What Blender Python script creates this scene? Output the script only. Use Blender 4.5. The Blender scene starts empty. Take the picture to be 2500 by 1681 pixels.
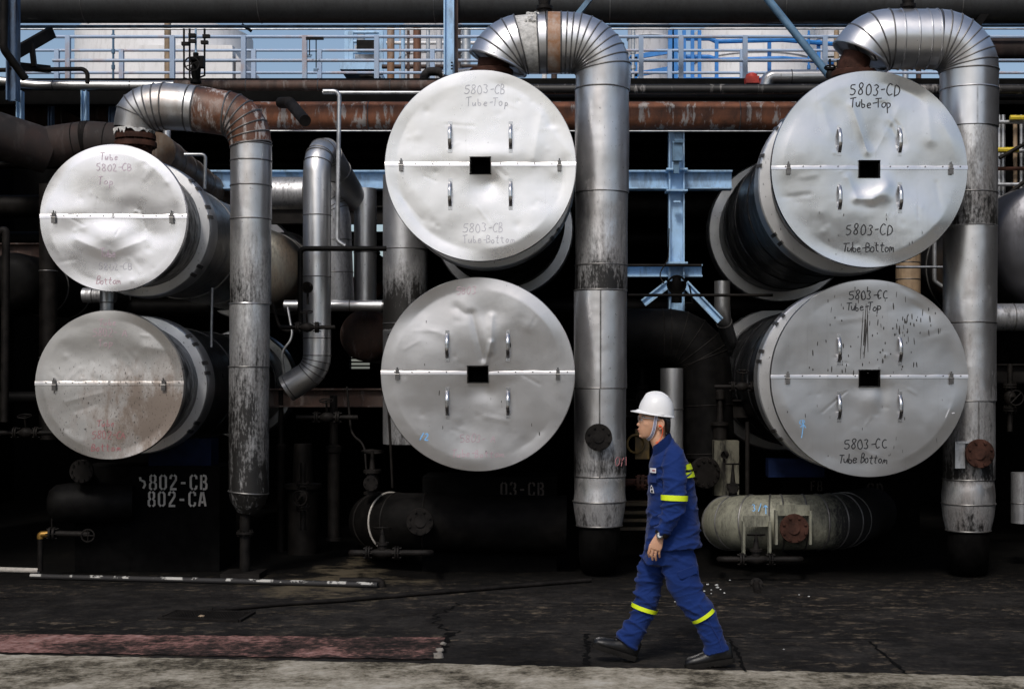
import bpy, bmesh, math, random
from mathutils import Vector, Matrix, noise as mn
R = math.radians
rnd = random.Random(7)
scene = bpy.context.scene
col = scene.collection

# ------------------------------------------------------------------ camera, sky, sun, exposure
CAMH = 1.84
cam = bpy.data.objects.new('camera', bpy.data.cameras.new('camera'))
col.objects.link(cam)
cam.location = (0, 0, CAMH)
cam.rotation_euler = (R(90), 0, 0)
cam.data.lens = 50
cam.data.sensor_width = 36
cam.data.shift_x = -0.048
cam.data.shift_y = 0.0358
cam.data.clip_end = 2000
scene.camera = cam

SUN_EL, SUN_AZ = 46, 196          # degrees; azimuth measured from +Y clockwise: behind the camera
w = bpy.data.worlds.new('World'); scene.world = w; w.use_nodes = True
nt = w.node_tree
sky = nt.nodes.new('ShaderNodeTexSky'); sky.sky_type = 'NISHITA'; sky.sun_disc = False
sky.sun_elevation = R(SUN_EL); sky.sun_rotation = R(SUN_AZ)
sky.air_density = 1.0; sky.dust_density = 2.5; sky.ozone_density = 0.7
bg = nt.nodes['Background']; bg.inputs['Strength'].default_value = 0.10
nt.links.new(sky.outputs['Color'], bg.inputs['Color'])
sl = bpy.data.lights.new('sun', 'SUN'); sl.energy = 1.5; sl.angle = R(10); sl.color = (1.0, 0.965, 0.92)
so = bpy.data.objects.new('sun', sl); col.objects.link(so)
sd = Vector((math.sin(R(SUN_AZ)) * math.cos(R(SUN_EL)), math.cos(R(SUN_AZ)) * math.cos(R(SUN_EL)), math.sin(R(SUN_EL))))
so.rotation_euler = sd.to_track_quat('Z', 'Y').to_euler(); so.location = (0, -5, 20)
scene.view_settings.view_transform = 'Standard'
scene.view_settings.look = 'None'
scene.view_settings.gamma = 1
scene.view_settings.exposure = 0.25
scene.cycles.max_bounces = 8

# ------------------------------------------------------------------ measuring and tagging
F, CX, CY = 3238.9, 1278.0, 867.5
def P(x, y, Y): return Vector(((x - CX) * Y / F, Y, CAMH - (y - CY) * Y / F))
def L(v, Y): return v * Y / F
def G(x, y):                                   # a point on the ground
    return P(x, y, F * CAMH / (y - CY))
W = {}
def tag(o, label, cat, group=None, kind=None):
    if label: o['label'] = label
    if cat: o['category'] = cat
    if group: o['group'] = group
    if kind: o['kind'] = kind
    return o
def thing(name, label, cat, loc=(0, 0, 0), group=None):
    o = bpy.data.objects.new(name, None); col.objects.link(o)
    o.empty_display_size = .2
    o.location = loc; W[o.name] = Vector(loc)
    return tag(o, label, cat, group)

class MB:
    def __init__(s): s.bm = bmesh.new(); s.mi = 0
    def face(s, vs):
        try:
            f = s.bm.faces.new(vs); f.material_index = s.mi; return f
        except ValueError: return None
    def rows(s, rows, closed=True, caps=True):
        vr = [[s.bm.verts.new(p) for p in r] for r in rows]
        for a, b in zip(vr, vr[1:]):
            n = len(a)
            for i in range(n if closed else n - 1):
                j = (i + 1) % n
                s.face((a[i], a[j], b[j], b[i]))
        if caps and closed:
            s.face(vr[0][::-1]); s.face(vr[-1])
        return s
    def tube(s, pts, r, n=20, caps=True, flat=None):
        pts = [Vector(p) for p in pts]
        rs = r if isinstance(r, (list, tuple)) else [r] * len(pts)
        up = None; rows = []
        for i, p in enumerate(pts):
            if i == 0: d = pts[1] - p
            elif i == len(pts) - 1: d = p - pts[i - 1]
            else: d = (pts[i + 1] - p).normalized() + (p - pts[i - 1]).normalized()
            d.normalize()
            if up is None:
                up = Vector((0, 1, 0)) if abs(d.y) < .9 else Vector((0, 0, 1))
            up = (up - d * up.dot(d)).normalized()
            sd = d.cross(up)
            rr = rs[i]; ru, rv = rr if isinstance(rr, (list, tuple)) else (rr, rr)
            rows.append([p + up * (ru * math.cos(2 * math.pi * k / n)) + sd * (rv * math.sin(2 * math.pi * k / n)) for k in range(n)])
        return s.rows(rows, True, caps)
    def cyl(s, a, b, r, n=20): return s.tube([a, b], r, n)
    def box(s, c, size, rot=None):
        c = Vector(c); h = Vector(size) / 2; vs = []
        for dx, dy, dz in ((-1,-1,-1),(1,-1,-1),(1,1,-1),(-1,1,-1),(-1,-1,1),(1,-1,1),(1,1,1),(-1,1,1)):
            v = Vector((dx * h.x, dy * h.y, dz * h.z))
            if rot: v = rot @ v
            vs.append(s.bm.verts.new(c + v))
        for q in ((0,3,2,1),(4,5,6,7),(0,1,5,4),(1,2,6,5),(2,3,7,6),(3,0,4,7)): s.face([vs[i] for i in q])
        return s
    def bar(s, a, b, wd, ht, up=(0, 0, 1)):     # box from a to b
        a = Vector(a); b = Vector(b); d = b - a; ln = d.length; d.normalize()
        u = Vector(up); u = (u - d * u.dot(d)).normalized(); sd = d.cross(u)
        m = Matrix((d, sd, u)).transposed()
        return s.box((a + b) / 2, (ln, wd, ht), m)
    def ibeam(s, a, b, ht, wd, t, up=(0, 0, 1)):
        a = Vector(a); b = Vector(b); d = (b - a).normalized()
        u = Vector(up); u = (u - d * u.dot(d)).normalized()
        o = u * (ht / 2 - t / 2)
        s.bar(a + o, b + o, wd, t, up); s.bar(a - o, b - o, wd, t, up)
        return s.bar(a, b, t, ht - 2 * t - .001, up)
    def ring(s, c, d, Rr, r, n=32, m=6, sq=1.0):
        c = Vector(c); d = Vector(d).normalized()
        u = Vector((0, 0, 1)) if abs(d.z) < .9 else Vector((1, 0, 0))
        u = (u - d * u.dot(d)).normalized(); v = d.cross(u); rows = []
        for i in range(n):
            a = 2 * math.pi * i / n; e = u * math.cos(a) + v * math.sin(a)
            rows.append([c + e * (Rr + r * math.cos(2 * math.pi * k / m)) + d * (r * sq * math.sin(2 * math.pi * k / m)) for k in range(m)])
        rows.append(rows[0])
        vr = [[s.bm.verts.new(p) for p in rw] for rw in rows[:-1]]; vr.append(vr[0])
        for a, b in zip(vr, vr[1:]):
            for k in range(m): s.face((a[k], a[(k + 1) % m], b[(k + 1) % m], b[k]))
        return s
    def flange(s, c, d, Rr, t, bolts=8, br=None, proud=.02):
        c = Vector(c); d = Vector(d).normalized()
        s.tube([c, c + d * (t * .85), c + d * t], [Rr, Rr, Rr * .97], 36)
        u = Vector((0, 0, 1)) if abs(d.z) < .9 else Vector((1, 0, 0))
        u = (u - d * u.dot(d)).normalized(); v = d.cross(u); br = br or Rr * .1
        for k in range(bolts):
            a = 2 * math.pi * (k + .5) / bolts; e = (u * math.cos(a) + v * math.sin(a)) * Rr * .8
            s.tube([c + e - d * proud, c + e + d * (t + proud)], br, 6)
        return s
    def lathe(s, c, d, prof, n=28, caps=True):   # prof: (distance along d, radius)
        c = Vector(c); d = Vector(d).normalized()
        return s.tube([c + d * a for a, _ in prof], [max(b, .0005) for _, b in prof], n, caps)
    def ribbon(s, pts, wd, nrm=(0, -1, 0), taper=False):
        pts = [Vector(p) for p in pts]; nrm = Vector(nrm); rows = []
        for i, p in enumerate(pts):
            d = (pts[min(i + 1, len(pts) - 1)] - pts[max(i - 1, 0)])
            if d.length < 1e-6: d = Vector((1, 0, 0))
            sd = d.normalized().cross(nrm).normalized()
            wv = wd * (.35 + .65 * math.sin(math.pi * (i + .5) / len(pts))) if taper else wd
            rows.append([p - sd * wv / 2, p + sd * wv / 2])
        return s.rows(rows, False)
    def build(s, name, mats, parent=None, ang=38, smooth=True, keep=False):
        bm = s.bm
        if not keep: bmesh.ops.recalc_face_normals(bm, faces=bm.faces)
        if smooth:
            ca = R(ang)
            for f in bm.faces: f.smooth = True
            for e in bm.edges:
                if len(e.link_faces) == 2:
                    e.smooth = e.link_faces[0].normal.angle(e.link_faces[1].normal, 0) < ca
        vs = [v.co for v in bm.verts]
        mn_ = Vector([min(v[i] for v in vs) for i in range(3)]); mx = Vector([max(v[i] for v in vs) for i in range(3)])
        c = Vector(((mn_.x + mx.x) / 2, (mn_.y + mx.y) / 2, mn_.z))
        bmesh.ops.translate(bm, verts=bm.verts, vec=-c)
        me = bpy.data.meshes.new(name); bm.to_mesh(me); bm.free()
        if not isinstance(mats, (list, tuple)): mats = [mats]
        for m in mats: me.materials.append(m)
        o = bpy.data.objects.new(name, me); col.objects.link(o)
        W[o.name] = c
        if parent is not None:
            o.parent = parent; o.location = c - W[parent.name]
        else: o.location = c
        return o

def remesh(mb, voxel):
    me = bpy.data.meshes.new('tmp'); bmesh.ops.recalc_face_normals(mb.bm, faces=mb.bm.faces); mb.bm.to_mesh(me)
    o = bpy.data.objects.new('tmp', me); col.objects.link(o)
    md = o.modifiers.new('r', 'REMESH'); md.mode = 'VOXEL'; md.voxel_size = voxel
    dg = bpy.context.evaluated_depsgraph_get(); dg.update()
    ev = o.evaluated_get(dg); m2 = bpy.data.meshes.new_from_object(ev)
    out = MB(); out.bm.from_mesh(m2)
    bpy.data.objects.remove(o); bpy.data.meshes.remove(me); bpy.data.meshes.remove(m2)
    return out
def relax(mb, n=2, f=.5):
    for _ in range(n): bmesh.ops.smooth_vert(mb.bm, verts=mb.bm.verts, factor=f, use_axis_x=True, use_axis_y=True, use_axis_z=True)

def fil(pts, rad, n=6):                       # round the corners of a polyline
    pts = [Vector(p) for p in pts]; out = [pts[0]]
    for i in range(1, len(pts) - 1):
        a, p, b = pts[i - 1], pts[i], pts[i + 1]
        d1 = (a - p); d2 = (b - p); ang = d1.angle(d2)
        if ang > R(177): out.append(p); continue
        t = min(rad / math.tan(ang / 2), d1.length * .49, d2.length * .49); r_ = t * math.tan(ang / 2)
        d1.normalize(); d2.normalize()
        cen = p + (d1 + d2).normalized() * (r_ / math.sin(ang / 2))
        s0 = p + d1 * t - cen; s1 = p + d2 * t - cen; om = s0.angle(s1)
        for k in range(n + 1):
            q = k / n
            out.append(cen + (s0 * math.sin((1 - q) * om) + s1 * math.sin(q * om)) / math.sin(om))
    out.append(pts[-1]); return out

# ------------------------------------------------------------------ materials
class Mat:
    def __init__(s, name):
        s.m = bpy.data.materials.new(name); s.m.use_nodes = True; s.t = s.m.node_tree
        s.b = s.t.nodes['Principled BSDF']
    def add(s, typ, ins=None, **at):
        n = s.t.nodes.new('ShaderNode' + typ)
        for k, v in at.items(): setattr(n, k, v)
        for k, v in (ins or {}).items(): s.set(n.inputs[k], v)
        return n
    def set(s, sock, v):
        if isinstance(v, bpy.types.NodeSocket): s.t.links.new(v, sock)
        else: sock.default_value = v
    def pos(s, scale=(1, 1, 1), off=(0, 0, 0), src=None):
        if src is None: src = s.add('NewGeometry').outputs['Position']
        return s.add('Mapping', {'Vector': src, 'Scale': scale, 'Location': off}).outputs[0]
    def noise(s, vec, scale, detail=5, rough=.6, dist=0):
        return s.add('TexNoise', {'Vector': vec, 'Scale': scale, 'Detail': detail, 'Roughness': rough, 'Distortion': dist}).outputs['Fac']
    def math(s, op, a, b=0.0, c=None, clamp=False):
        n = s.add('Math', operation=op, use_clamp=clamp); s.set(n.inputs[0], a); s.set(n.inputs[1], b)
        if c is not None: s.set(n.inputs[2], c)
        return n.outputs[0]
    def ramp(s, fac, stops, interp='LINEAR'):
        n = s.add('ValToRGB'); s.set(n.inputs[0], fac); cr = n.color_ramp; cr.interpolation = interp
        while len(cr.elements) < len(stops): cr.elements.new(.5)
        for e, (p, c) in zip(cr.elements, stops):
            e.position = p; e.color = (c, c, c, 1) if isinstance(c, (int, float)) else (*c, 1)
        return n.outputs[0]
    def mix(s, fac, a, b):
        n = s.add('Mix', data_type='RGBA'); s.set(n.inputs[0], fac)
        s.set(n.inputs[6], (*a, 1) if isinstance(a, tuple) else a); s.set(n.inputs[7], (*b, 1) if isinstance(b, tuple) else b)
        return n.outputs[2]
    def mapr(s, v, a, b, c, d):
        return s.add('MapRange', {'Value': v, 'From Min': a, 'From Max': b, 'To Min': c, 'To Max': d}).outputs[0]
    def bump(s, h, strength, dist=.01):
        n = s.add('Bump', {'Height': h, 'Strength': strength, 'Distance': dist}); s.set(s.b.inputs['Normal'], n.outputs[0])
    def out(s, **k):
        for a, v in k.items():
            a = a.replace('_', ' ')
            if isinstance(v, tuple) and s.b.inputs[a].type == 'RGBA': v = (*v, 1)
            s.set(s.b.inputs[a], v)
        return s.m

def alu(name, base=(.72, .725, .74), rough=.36, lvl=.15, bands=None, seed=0, dents=.25, dscale=3.0, gcol=(.012, .011, .010), brown=0.0, spk=.12, metal=.92, end_shade=None):
    """weathered aluminium sheet; lvl / bands (z, level) say how much oily grime sits on it"""
    m = Mat(name); off = (seed * 3.7, seed * 1.9, seed * 5.3)
    n1 = m.noise(m.pos((6, 6, 1.7), off), 1.0, 7, .68, .4)
    n2 = m.noise(m.pos((1, 1, .45), off), 55, 3, .6)
    n4 = m.noise(m.pos((26, 26, 3.2), off), 1, 5, .7)
    v = m.math('ADD', m.math('ADD', m.math('MULTIPLY', n1, .46), m.math('MULTIPLY', n4, .30)), m.math('MULTIPLY', n2, .24))
    if bands:
        z = m.add('SeparateXYZ', {'Vector': m.add('NewGeometry').outputs['Position']}).outputs[2]
        z0, z1 = bands[0][0], bands[-1][0]
        lv = m.ramp(m.mapr(z, z0, z1, 0, 1), [((b[0] - z0) / (z1 - z0), b[1]) for b in bands])
    else: lv = lvl
    if end_shade:                                   # shade painted in along the run, between two x positions
        x = m.add('SeparateXYZ', {'Vector': m.add('NewGeometry').outputs['Position']}).outputs[0]
        lv = m.math('ADD', lv, m.mapr(x, end_shade[0], end_shade[1], 0.0, .7))
    th = m.math('MULTIPLY_ADD', lv, -.50, .70)
    mask = m.math('MULTIPLY', m.math('SUBTRACT', v, th), 4.5, clamp=True)
    spv = m.math('MULTIPLY', m.math('SUBTRACT', n2, .70 - spk * .35), 14, clamp=True)
    mask = m.math('MAXIMUM', mask, m.math('MULTIPLY', spv, .75))
    n3 = m.noise(m.pos((2.2, 2.2, 2.2), off), 1, 4, .55)
    b2 = tuple(c * .80 for c in base)
    c0 = m.mix(m.ramp(n3, [(.3, 0.0), (.7, 1.0)]), base, b2)
    if brown:
        nb = m.noise(m.pos((3, 3, 1.2), (off[1], off[0], 1)), 1.2, 5, .6)
        c0 = m.mix(m.math('MULTIPLY', m.ramp(nb, [(.5, 0.0), (.68, 1.0)]), brown), c0, (.20, .11, .055))
    c = m.mix(mask, c0, gcol)
    ro = m.math('ADD', m.math('MULTIPLY', m.noise(m.pos((5, 5, 5), off), 2, 5, .6), .16), rough - .08)
    ro = m.math('ADD', ro, m.math('MULTIPLY', mask, .18))
    m.bump(m.math('ADD', m.noise(m.pos((1, 1, 1), off), dscale, 2, .5), m.math('MULTIPLY', n2, .02)), dents, .05)
    return m.out(Base_Color=c, Metallic=m.math('MULTIPLY_ADD', mask, -.85 * metal, metal), Roughness=ro)

def rusty(name, seed=0, white=.3, dark=.5, base=((.012, .009, .008), (.075, .030, .016), (.035, .020, .014)), rough=.7):
    m = Mat(name); off = (seed * 2.1, seed * 4.3, seed)
    n1 = m.noise(m.pos((2.2, 2.2, 1.6), off), 1.2, 7, .66)
    c = m.ramp(n1, [(.30, base[0]), (.52, base[1]), (.70, base[2])])
    n2 = m.noise(m.pos((9, 5, 1.6), off), 1.1, 6, .7)
    c = m.mix(m.math('MULTIPLY', m.ramp(n2, [(.545, 0.0), (.60, 1.0)]), white), c, (.48, .45, .43))
    n3 = m.noise(m.pos((5, 5, 1.0), (off[2], 3, off[0])), 1, 6, .7)
    c = m.mix(m.math('MULTIPLY', m.ramp(n3, [(.45, 0.0), (.6, 1.0)]), dark), c, (.008, .007, .006))
    m.bump(n2, .25, .01)
    return m.out(Base_Color=c, Roughness=rough)

def plain(name, c, rough=.55, var=.35, metal=0.0, scale=8, bump=.1, grime=0.0, spec=.5, gcol=(.01, .009, .008)):
    m = Mat(name)
    n = m.noise(m.pos(), scale, 6, .65)
    cc = m.mix(m.ramp(n, [(.3, 0.0), (.7, 1.0)]), tuple(x * (1 - var) for x in c), tuple(min(1, x * (1 + var)) for x in c))
    if grime:
        g = m.noise(m.pos((5, 5, 1.5), (3, 1, 2)), 1.3, 7, .7)
        cc = m.mix(m.math('MULTIPLY', m.ramp(g, [(.5, 0.0), (.62, 1.0)]), grime), cc, gcol)
    if bump: m.bump(n, bump, .01)
    return m.out(Base_Color=cc, Roughness=rough, Metallic=metal, Specular_IOR_Level=spec)

def zat(y, Y): return CAMH - (y - CY) * Y / F
M = {}
M['black'] = plain('oily_black', (.0045, .0042, .004), .55, .6, spec=.07)
M['shade_black'] = plain('shade_black', (.0035, .0034, .0033), .9, .5, spec=.04)  # deep shade put into the colour of sight holes, piers and backdrop
M['gloss'] = None
M['iron'] = plain('dark_iron', (.011, .0095, .0085), .6, .65, metal=.1, spec=.12)
M['rustiron'] = plain('rusted_iron', (.045, .020, .014), .75, .7, spec=.12)
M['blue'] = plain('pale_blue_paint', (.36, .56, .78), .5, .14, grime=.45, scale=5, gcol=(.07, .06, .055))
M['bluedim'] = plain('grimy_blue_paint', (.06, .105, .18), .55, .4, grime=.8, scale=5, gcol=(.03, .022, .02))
M['bluevivid'] = plain('bright_blue_paint', (.03, .20, .55), .5, .2)
M['bluepanel'] = plain('navy_panel_paint', (.003, .008, .03), .6, .4, spec=.1)
M['bluestrut'] = plain('slate_blue_paint', (.10, .19, .29), .45, .3, grime=.5)
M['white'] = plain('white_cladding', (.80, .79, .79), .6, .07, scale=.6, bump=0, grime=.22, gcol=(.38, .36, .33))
M['whiteshade'] = plain('shaded_white_cladding', (.55, .55, .57), .6, .10, scale=.6, bump=0, grime=.5, gcol=(.25, .25, .25))  # darker copy of the white cladding, shade put into its colour
M['zinc'] = plain('galvanised_steel', (.5, .51, .52), .42, .3, metal=.8, grime=.4)
M['seam'] = plain('seam_band', (.16, .155, .15), .45, .5, metal=.7)
M['seamlite'] = plain('seam_bead', (.55, .55, .56), .35, .3, metal=.9)
M['latch'] = plain('latch_steel', (.16, .155, .15), .4, .5, metal=.8)
M['handle'] = plain('handle_steel', (.62, .62, .63), .26, .15, metal=1.0)
M['yellowpaint'] = plain('yellow_paint', (.60, .45, .03), .5, .2)
M['redpaint'] = plain('red_paint', (.50, .045, .03), .5, .3)
M['brass'] = plain('brass', (.35, .20, .05), .45, .3, metal=.8)
M['wool'] = plain('mineral_wool', (.52, .51, .49), .95, .4, scale=25, bump=.6)
M['inkblack'] = plain('black_marker', (.012, .012, .014), .6, .2)
M['inkgrey'] = plain('faded_marker', (.46, .46, .49), .45, .3, metal=.6)
M['inkfaint'] = plain('very_faded_marker', (.50, .49, .53), .45, .2, metal=.6)
M['inkpink'] = plain('pink_marker', (.52, .38, .42), .5, .2, metal=.4)
M['inkmauve'] = plain('mauve_marker', (.52, .42, .49), .5, .2, metal=.3)
M['inkred'] = plain('red_marker', (.38, .14, .15), .5, .2)
M['chalkblue'] = plain('blue_chalk', (.18, .45, .80), .8, .2)
M['chalkwhite'] = plain('white_chalk', (.65, .66, .68), .8, .2)
M['stencil'] = plain('stencil_paint', (.42, .39, .35), .7, .3, scale=18)
M['stencildim'] = plain('faint_stencil_paint', (.035, .024, .018), .7, .5, scale=18)  # darker copy of the stencil paint for the faint lettering
M['grease'] = plain('grease', (.022, .018, .015), .5, .4)
M['concrete_dark'] = plain('stained_concrete', (.03, .027, .02), .85, .6, scale=3)
M['cream'] = alu('cream_pipe', base=(.27, .265, .20), rough=.58, lvl=.50, end_shade=(P(1850, 0, 13.5).x, P(1985, 0, 13.9).x), seed=31, metal=.15, dents=.1)  # right end darkened: shade under the stack put into the colour
M['tan'] = plain('tan_pipe', (.34, .24, .15), .6, .25, grime=.3)
M['rust'] = rusty('rust_pipe', 1, .85, .30, base=((.05, .025, .018), (.26, .095, .045), (.13, .06, .04)))
M['rustdark'] = rusty('dark_rust_pipe', 2, .18, .5, base=((.02, .016, .013), (.085, .045, .032), (.05, .034, .027)))
M['blackpipe'] = rusty('black_pipe', 3, .45, .75, base=((.008, .008, .008), (.014, .012, .011), (.02, .017, .015)), rough=.5)
M['purplerust'] = rusty('brown_pipe', 4, .03, .35, base=((.006, .005, .005), (.019, .011, .009), (.036, .016, .011)), rough=.8)

M['gloss'] = alu('glossy_black', base=(.16, .16, .17), rough=.22, lvl=.82, seed=77, dents=.7, dscale=5, gcol=(.004, .004, .0045))

# ------------------------------------------------------------------ the ground
def m_asphalt():
    m = Mat('stained_asphalt'); p = m.pos()
    n = m.noise(p, .9, 9, .72); f = m.noise(p, 22, 6, .75); mid = m.noise(m.pos((1, 1, 1), (7, 3, 0)), 4.2, 7, .7)
    v = m.math('ADD', m.math('MULTIPLY', n, .45), m.math('ADD', m.math('MULTIPLY', mid, .3), m.math('MULTIPLY', f, .25)))
    c = m.ramp(v, [(.40, (.005, .0048, .0046)), (.50, (.0145, .0135, .0128)), (.60, (.034, .031, .028))])
    # pale scuffed dust in wind-blown bands
    d = m.noise(m.pos((1, 1.5, 1), (5, 2, 0)), 5.5, 9, .8); d2 = m.noise(m.pos((.5, .9, 1), (1.3, 9, 0)), 1.0, 4, .55)
    sx = m.add('SeparateXYZ', {'Vector': p})
    dm = m.math('MULTIPLY', m.ramp(d, [(.53, 0.0), (.65, 1.0)]), m.ramp(d2, [(.44, .16), (.58, 1.0)]))
    c = m.mix(m.math('MULTIPLY', dm, .85), c, (.17, .135, .095))
    # shade under the stacks, painted into the asphalt colour
    shade_y = m.math('ADD', m.math('MULTIPLY', m.math('SUBTRACT', sx.outputs[1], 12.45), .9), m.math('MULTIPLY', m.math('SUBTRACT', n, .5), 1.8), clamp=True)
    c = m.mix(m.math('MULTIPLY', shade_y, .9), c, (.0028, .0027, .0024))
    # sandy spill in the gap between the left tanks
    gx = m.math('ABSOLUTE', m.math('SUBTRACT', sx.outputs[0], -2.05)); gy = m.math('ABSOLUTE', m.math('SUBTRACT', sx.outputs[1], 13.0))
    dd = m.math('ADD', m.math('MULTIPLY', gx, .8), m.math('MULTIPLY', gy, .36))
    sm = m.math('ADD', m.math('SUBTRACT', 1.0, dd), m.math('MULTIPLY', m.math('SUBTRACT', m.noise(m.pos((1.0, 1.3, 1)), 2.2, 8, .72), .5), 3.4))
    c = m.mix(m.math('MULTIPLY', m.ramp(sm, [(.40, 0.0), (.85, 1.0)]), .85), c, (.10, .082, .055))
    m.bump(m.math('ADD', f, m.math('MULTIPLY', mid, .8)), .8, .012)
    return m.out(Base_Color=c, Roughness=.9, Specular_IOR_Level=.06)
def m_conc():
    m = Mat('worn_concrete'); p = m.pos()
    n = m.noise(p, 1.8, 9, .75); f = m.noise(p, 16, 7, .78); st = m.noise(m.pos((1, 1, 1), (3, 8, 0)), .7, 5, .6)
    v = m.math('ADD', m.math('MULTIPLY', n, .50), m.math('ADD', m.math('MULTIPLY', f, .27), m.math('MULTIPLY', st, .23)))
    c = m.ramp(v, [(.41, (.014, .012, .009)), (.455, (.085, .073, .052)), (.495, (.22, .195, .148)), (.55, (.37, .335, .27)), (.62, (.50, .465, .40))])
    m.bump(f, .8, .012)
    return m.out(Base_Color=c, Roughness=.9, Specular_IOR_Level=.15)
def m_redslab():
    m = Mat('worn_red_paint'); p = m.pos((1, 1, 1), (2, 3, 0))
    n = m.noise(p, 2.0, 9, .75); f = m.noise(p, 15, 7, .78); st = m.noise(p, .8, 5, .6)
    v = m.math('ADD', m.math('MULTIPLY', n, .42), m.math('ADD', m.math('MULTIPLY', f, .36), m.math('MULTIPLY', st, .22)))
    x = m.add('SeparateXYZ', {'Vector': m.add('NewGeometry').outputs['Position']}).outputs[0]
    v = m.math('SUBTRACT', v, m.mapr(x, -4.2, -.7, 0.0, .055))
    c = m.ramp(v, [(.42, (.012, .010, .009)), (.47, (.07, .042, .036)), (.505, (.21, .105, .09)), (.555, (.31, .19, .168)), (.62, (.32, .27, .23))])
    m.bump(f, .8, .012)
    return m.out(Base_Color=c, Roughness=.88, Specular_IOR_Level=.12)
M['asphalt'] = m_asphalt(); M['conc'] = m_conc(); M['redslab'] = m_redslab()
M['crack'] = plain('crack_dirt', (.004, .004, .004), .95, .3, bump=0, spec=.05)

def sheet(pts, z=0.0, mb=None):
    mb = mb or MB()
    mb.face([mb.bm.verts.new((p[0], p[1], z)) for p in pts]); return mb
mb = sheet([(-600, -300), (600, -300), (600, 900), (-600, 900)])
def crack(mb, pts, wd, seed, step=.05, jag=.02):
    r2 = random.Random(seed); out = []
    for a, b in zip(pts, pts[1:]):
        n = max(2, int((b - a).length / step))
        for i in range(n): out.append(a.lerp(b, i / n))
    out.append(pts[-1]); up = Vector((0, 0, 1)); row = []
    for i, p in enumerate(out):
        d = (out[min(i + 1, len(out) - 1)] - out[max(i - 1, 0)]).normalized(); s_ = d.cross(up)
        o = s_ * r2.uniform(-jag, jag); w1 = wd * r2.uniform(.25, 1.2)
        row.append((p + o - s_ * w1 / 2, p + o + s_ * w1 / 2))
    mb.mi = 1
    mb.rows([[Vector((a.x, a.y, .004)), Vector((b.x, b.y, .004))] for a, b in row], False)
    mb.mi = 0
crack(mb, [G(1335, 1443), G(1337, 1480), G(1338, 1516)], .045, 1, .04, .018)
crack(mb, [G(1338, 1444), G(1440, 1447), G(1560, 1445), G(1720, 1452), G(1960, 1456), G(2040, 1458)], .014, 2)
crack(mb, [G(1978, 1460), G(2015, 1490), G(2066, 1535)], .028, 3, .05, .012)
crack(mb, [G(1660, 1455), G(1685, 1492), G(1697, 1530)], .03, 4, .05, .012)
crack(mb, [G(1030, 1440), G(1012, 1462), G(993, 1500)], .07, 5, .04, .02)
crack(mb, [G(1045, 1372), G(990, 1405), G(1000, 1425), G(1045, 1440)], .022, 6, .06, .05)
crack(mb, [G(1050, 1372), G(1200, 1374), G(1420, 1376), G(1620, 1378), G(1850, 1381), G(2060, 1380)], .016, 7)
crack(mb, [G(1030, 1440), G(1180, 1441), G(1335, 1443)], .010, 8)
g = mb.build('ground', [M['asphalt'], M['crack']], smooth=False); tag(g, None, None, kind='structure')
a, b = G(-60, 1489), G(2400, 1542); d = (b - a) / (b.x - a.x)
def cl(x): return a + d * (x - a.x)
rr2 = random.Random(3)
edge = [cl(-12)] + [cl(-4.2 + i * .06) + Vector((0, rr2.uniform(-.022, .022), 0)) for i in range(130)] + [cl(20)]
mb = sheet([(-30, -40), (30, -40), (20, edge[-1].y)] + [(p.x, p.y) for p in edge[::-1]] + [(-30, edge[0].y)], .004)
g = mb.build('pavement', M['conc'], smooth=False); tag(g, None, None, kind='structure')
top = [G(-400, 1438)] + [G(x, 1445 + 8 * x / 1010 + rr2.uniform(-1.6, 1.6)) for x in range(0, 1005, 14)]
right = [G(1014, 1453), G(1008, 1470), G(1000, 1480), G(988, 1497)]
low = [G(x, 1486.5 + 16.5 * x / 1010 + rr2.uniform(-1.5, 1.5)) for x in range(985, -1, -14)] + [G(-400, 1480)]
mb = sheet([(p.x, p.y) for p in top + right + low], .008)
g = mb.build('painted_strip', M['redslab'], smooth=False); tag(g, None, None, kind='structure')

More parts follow.
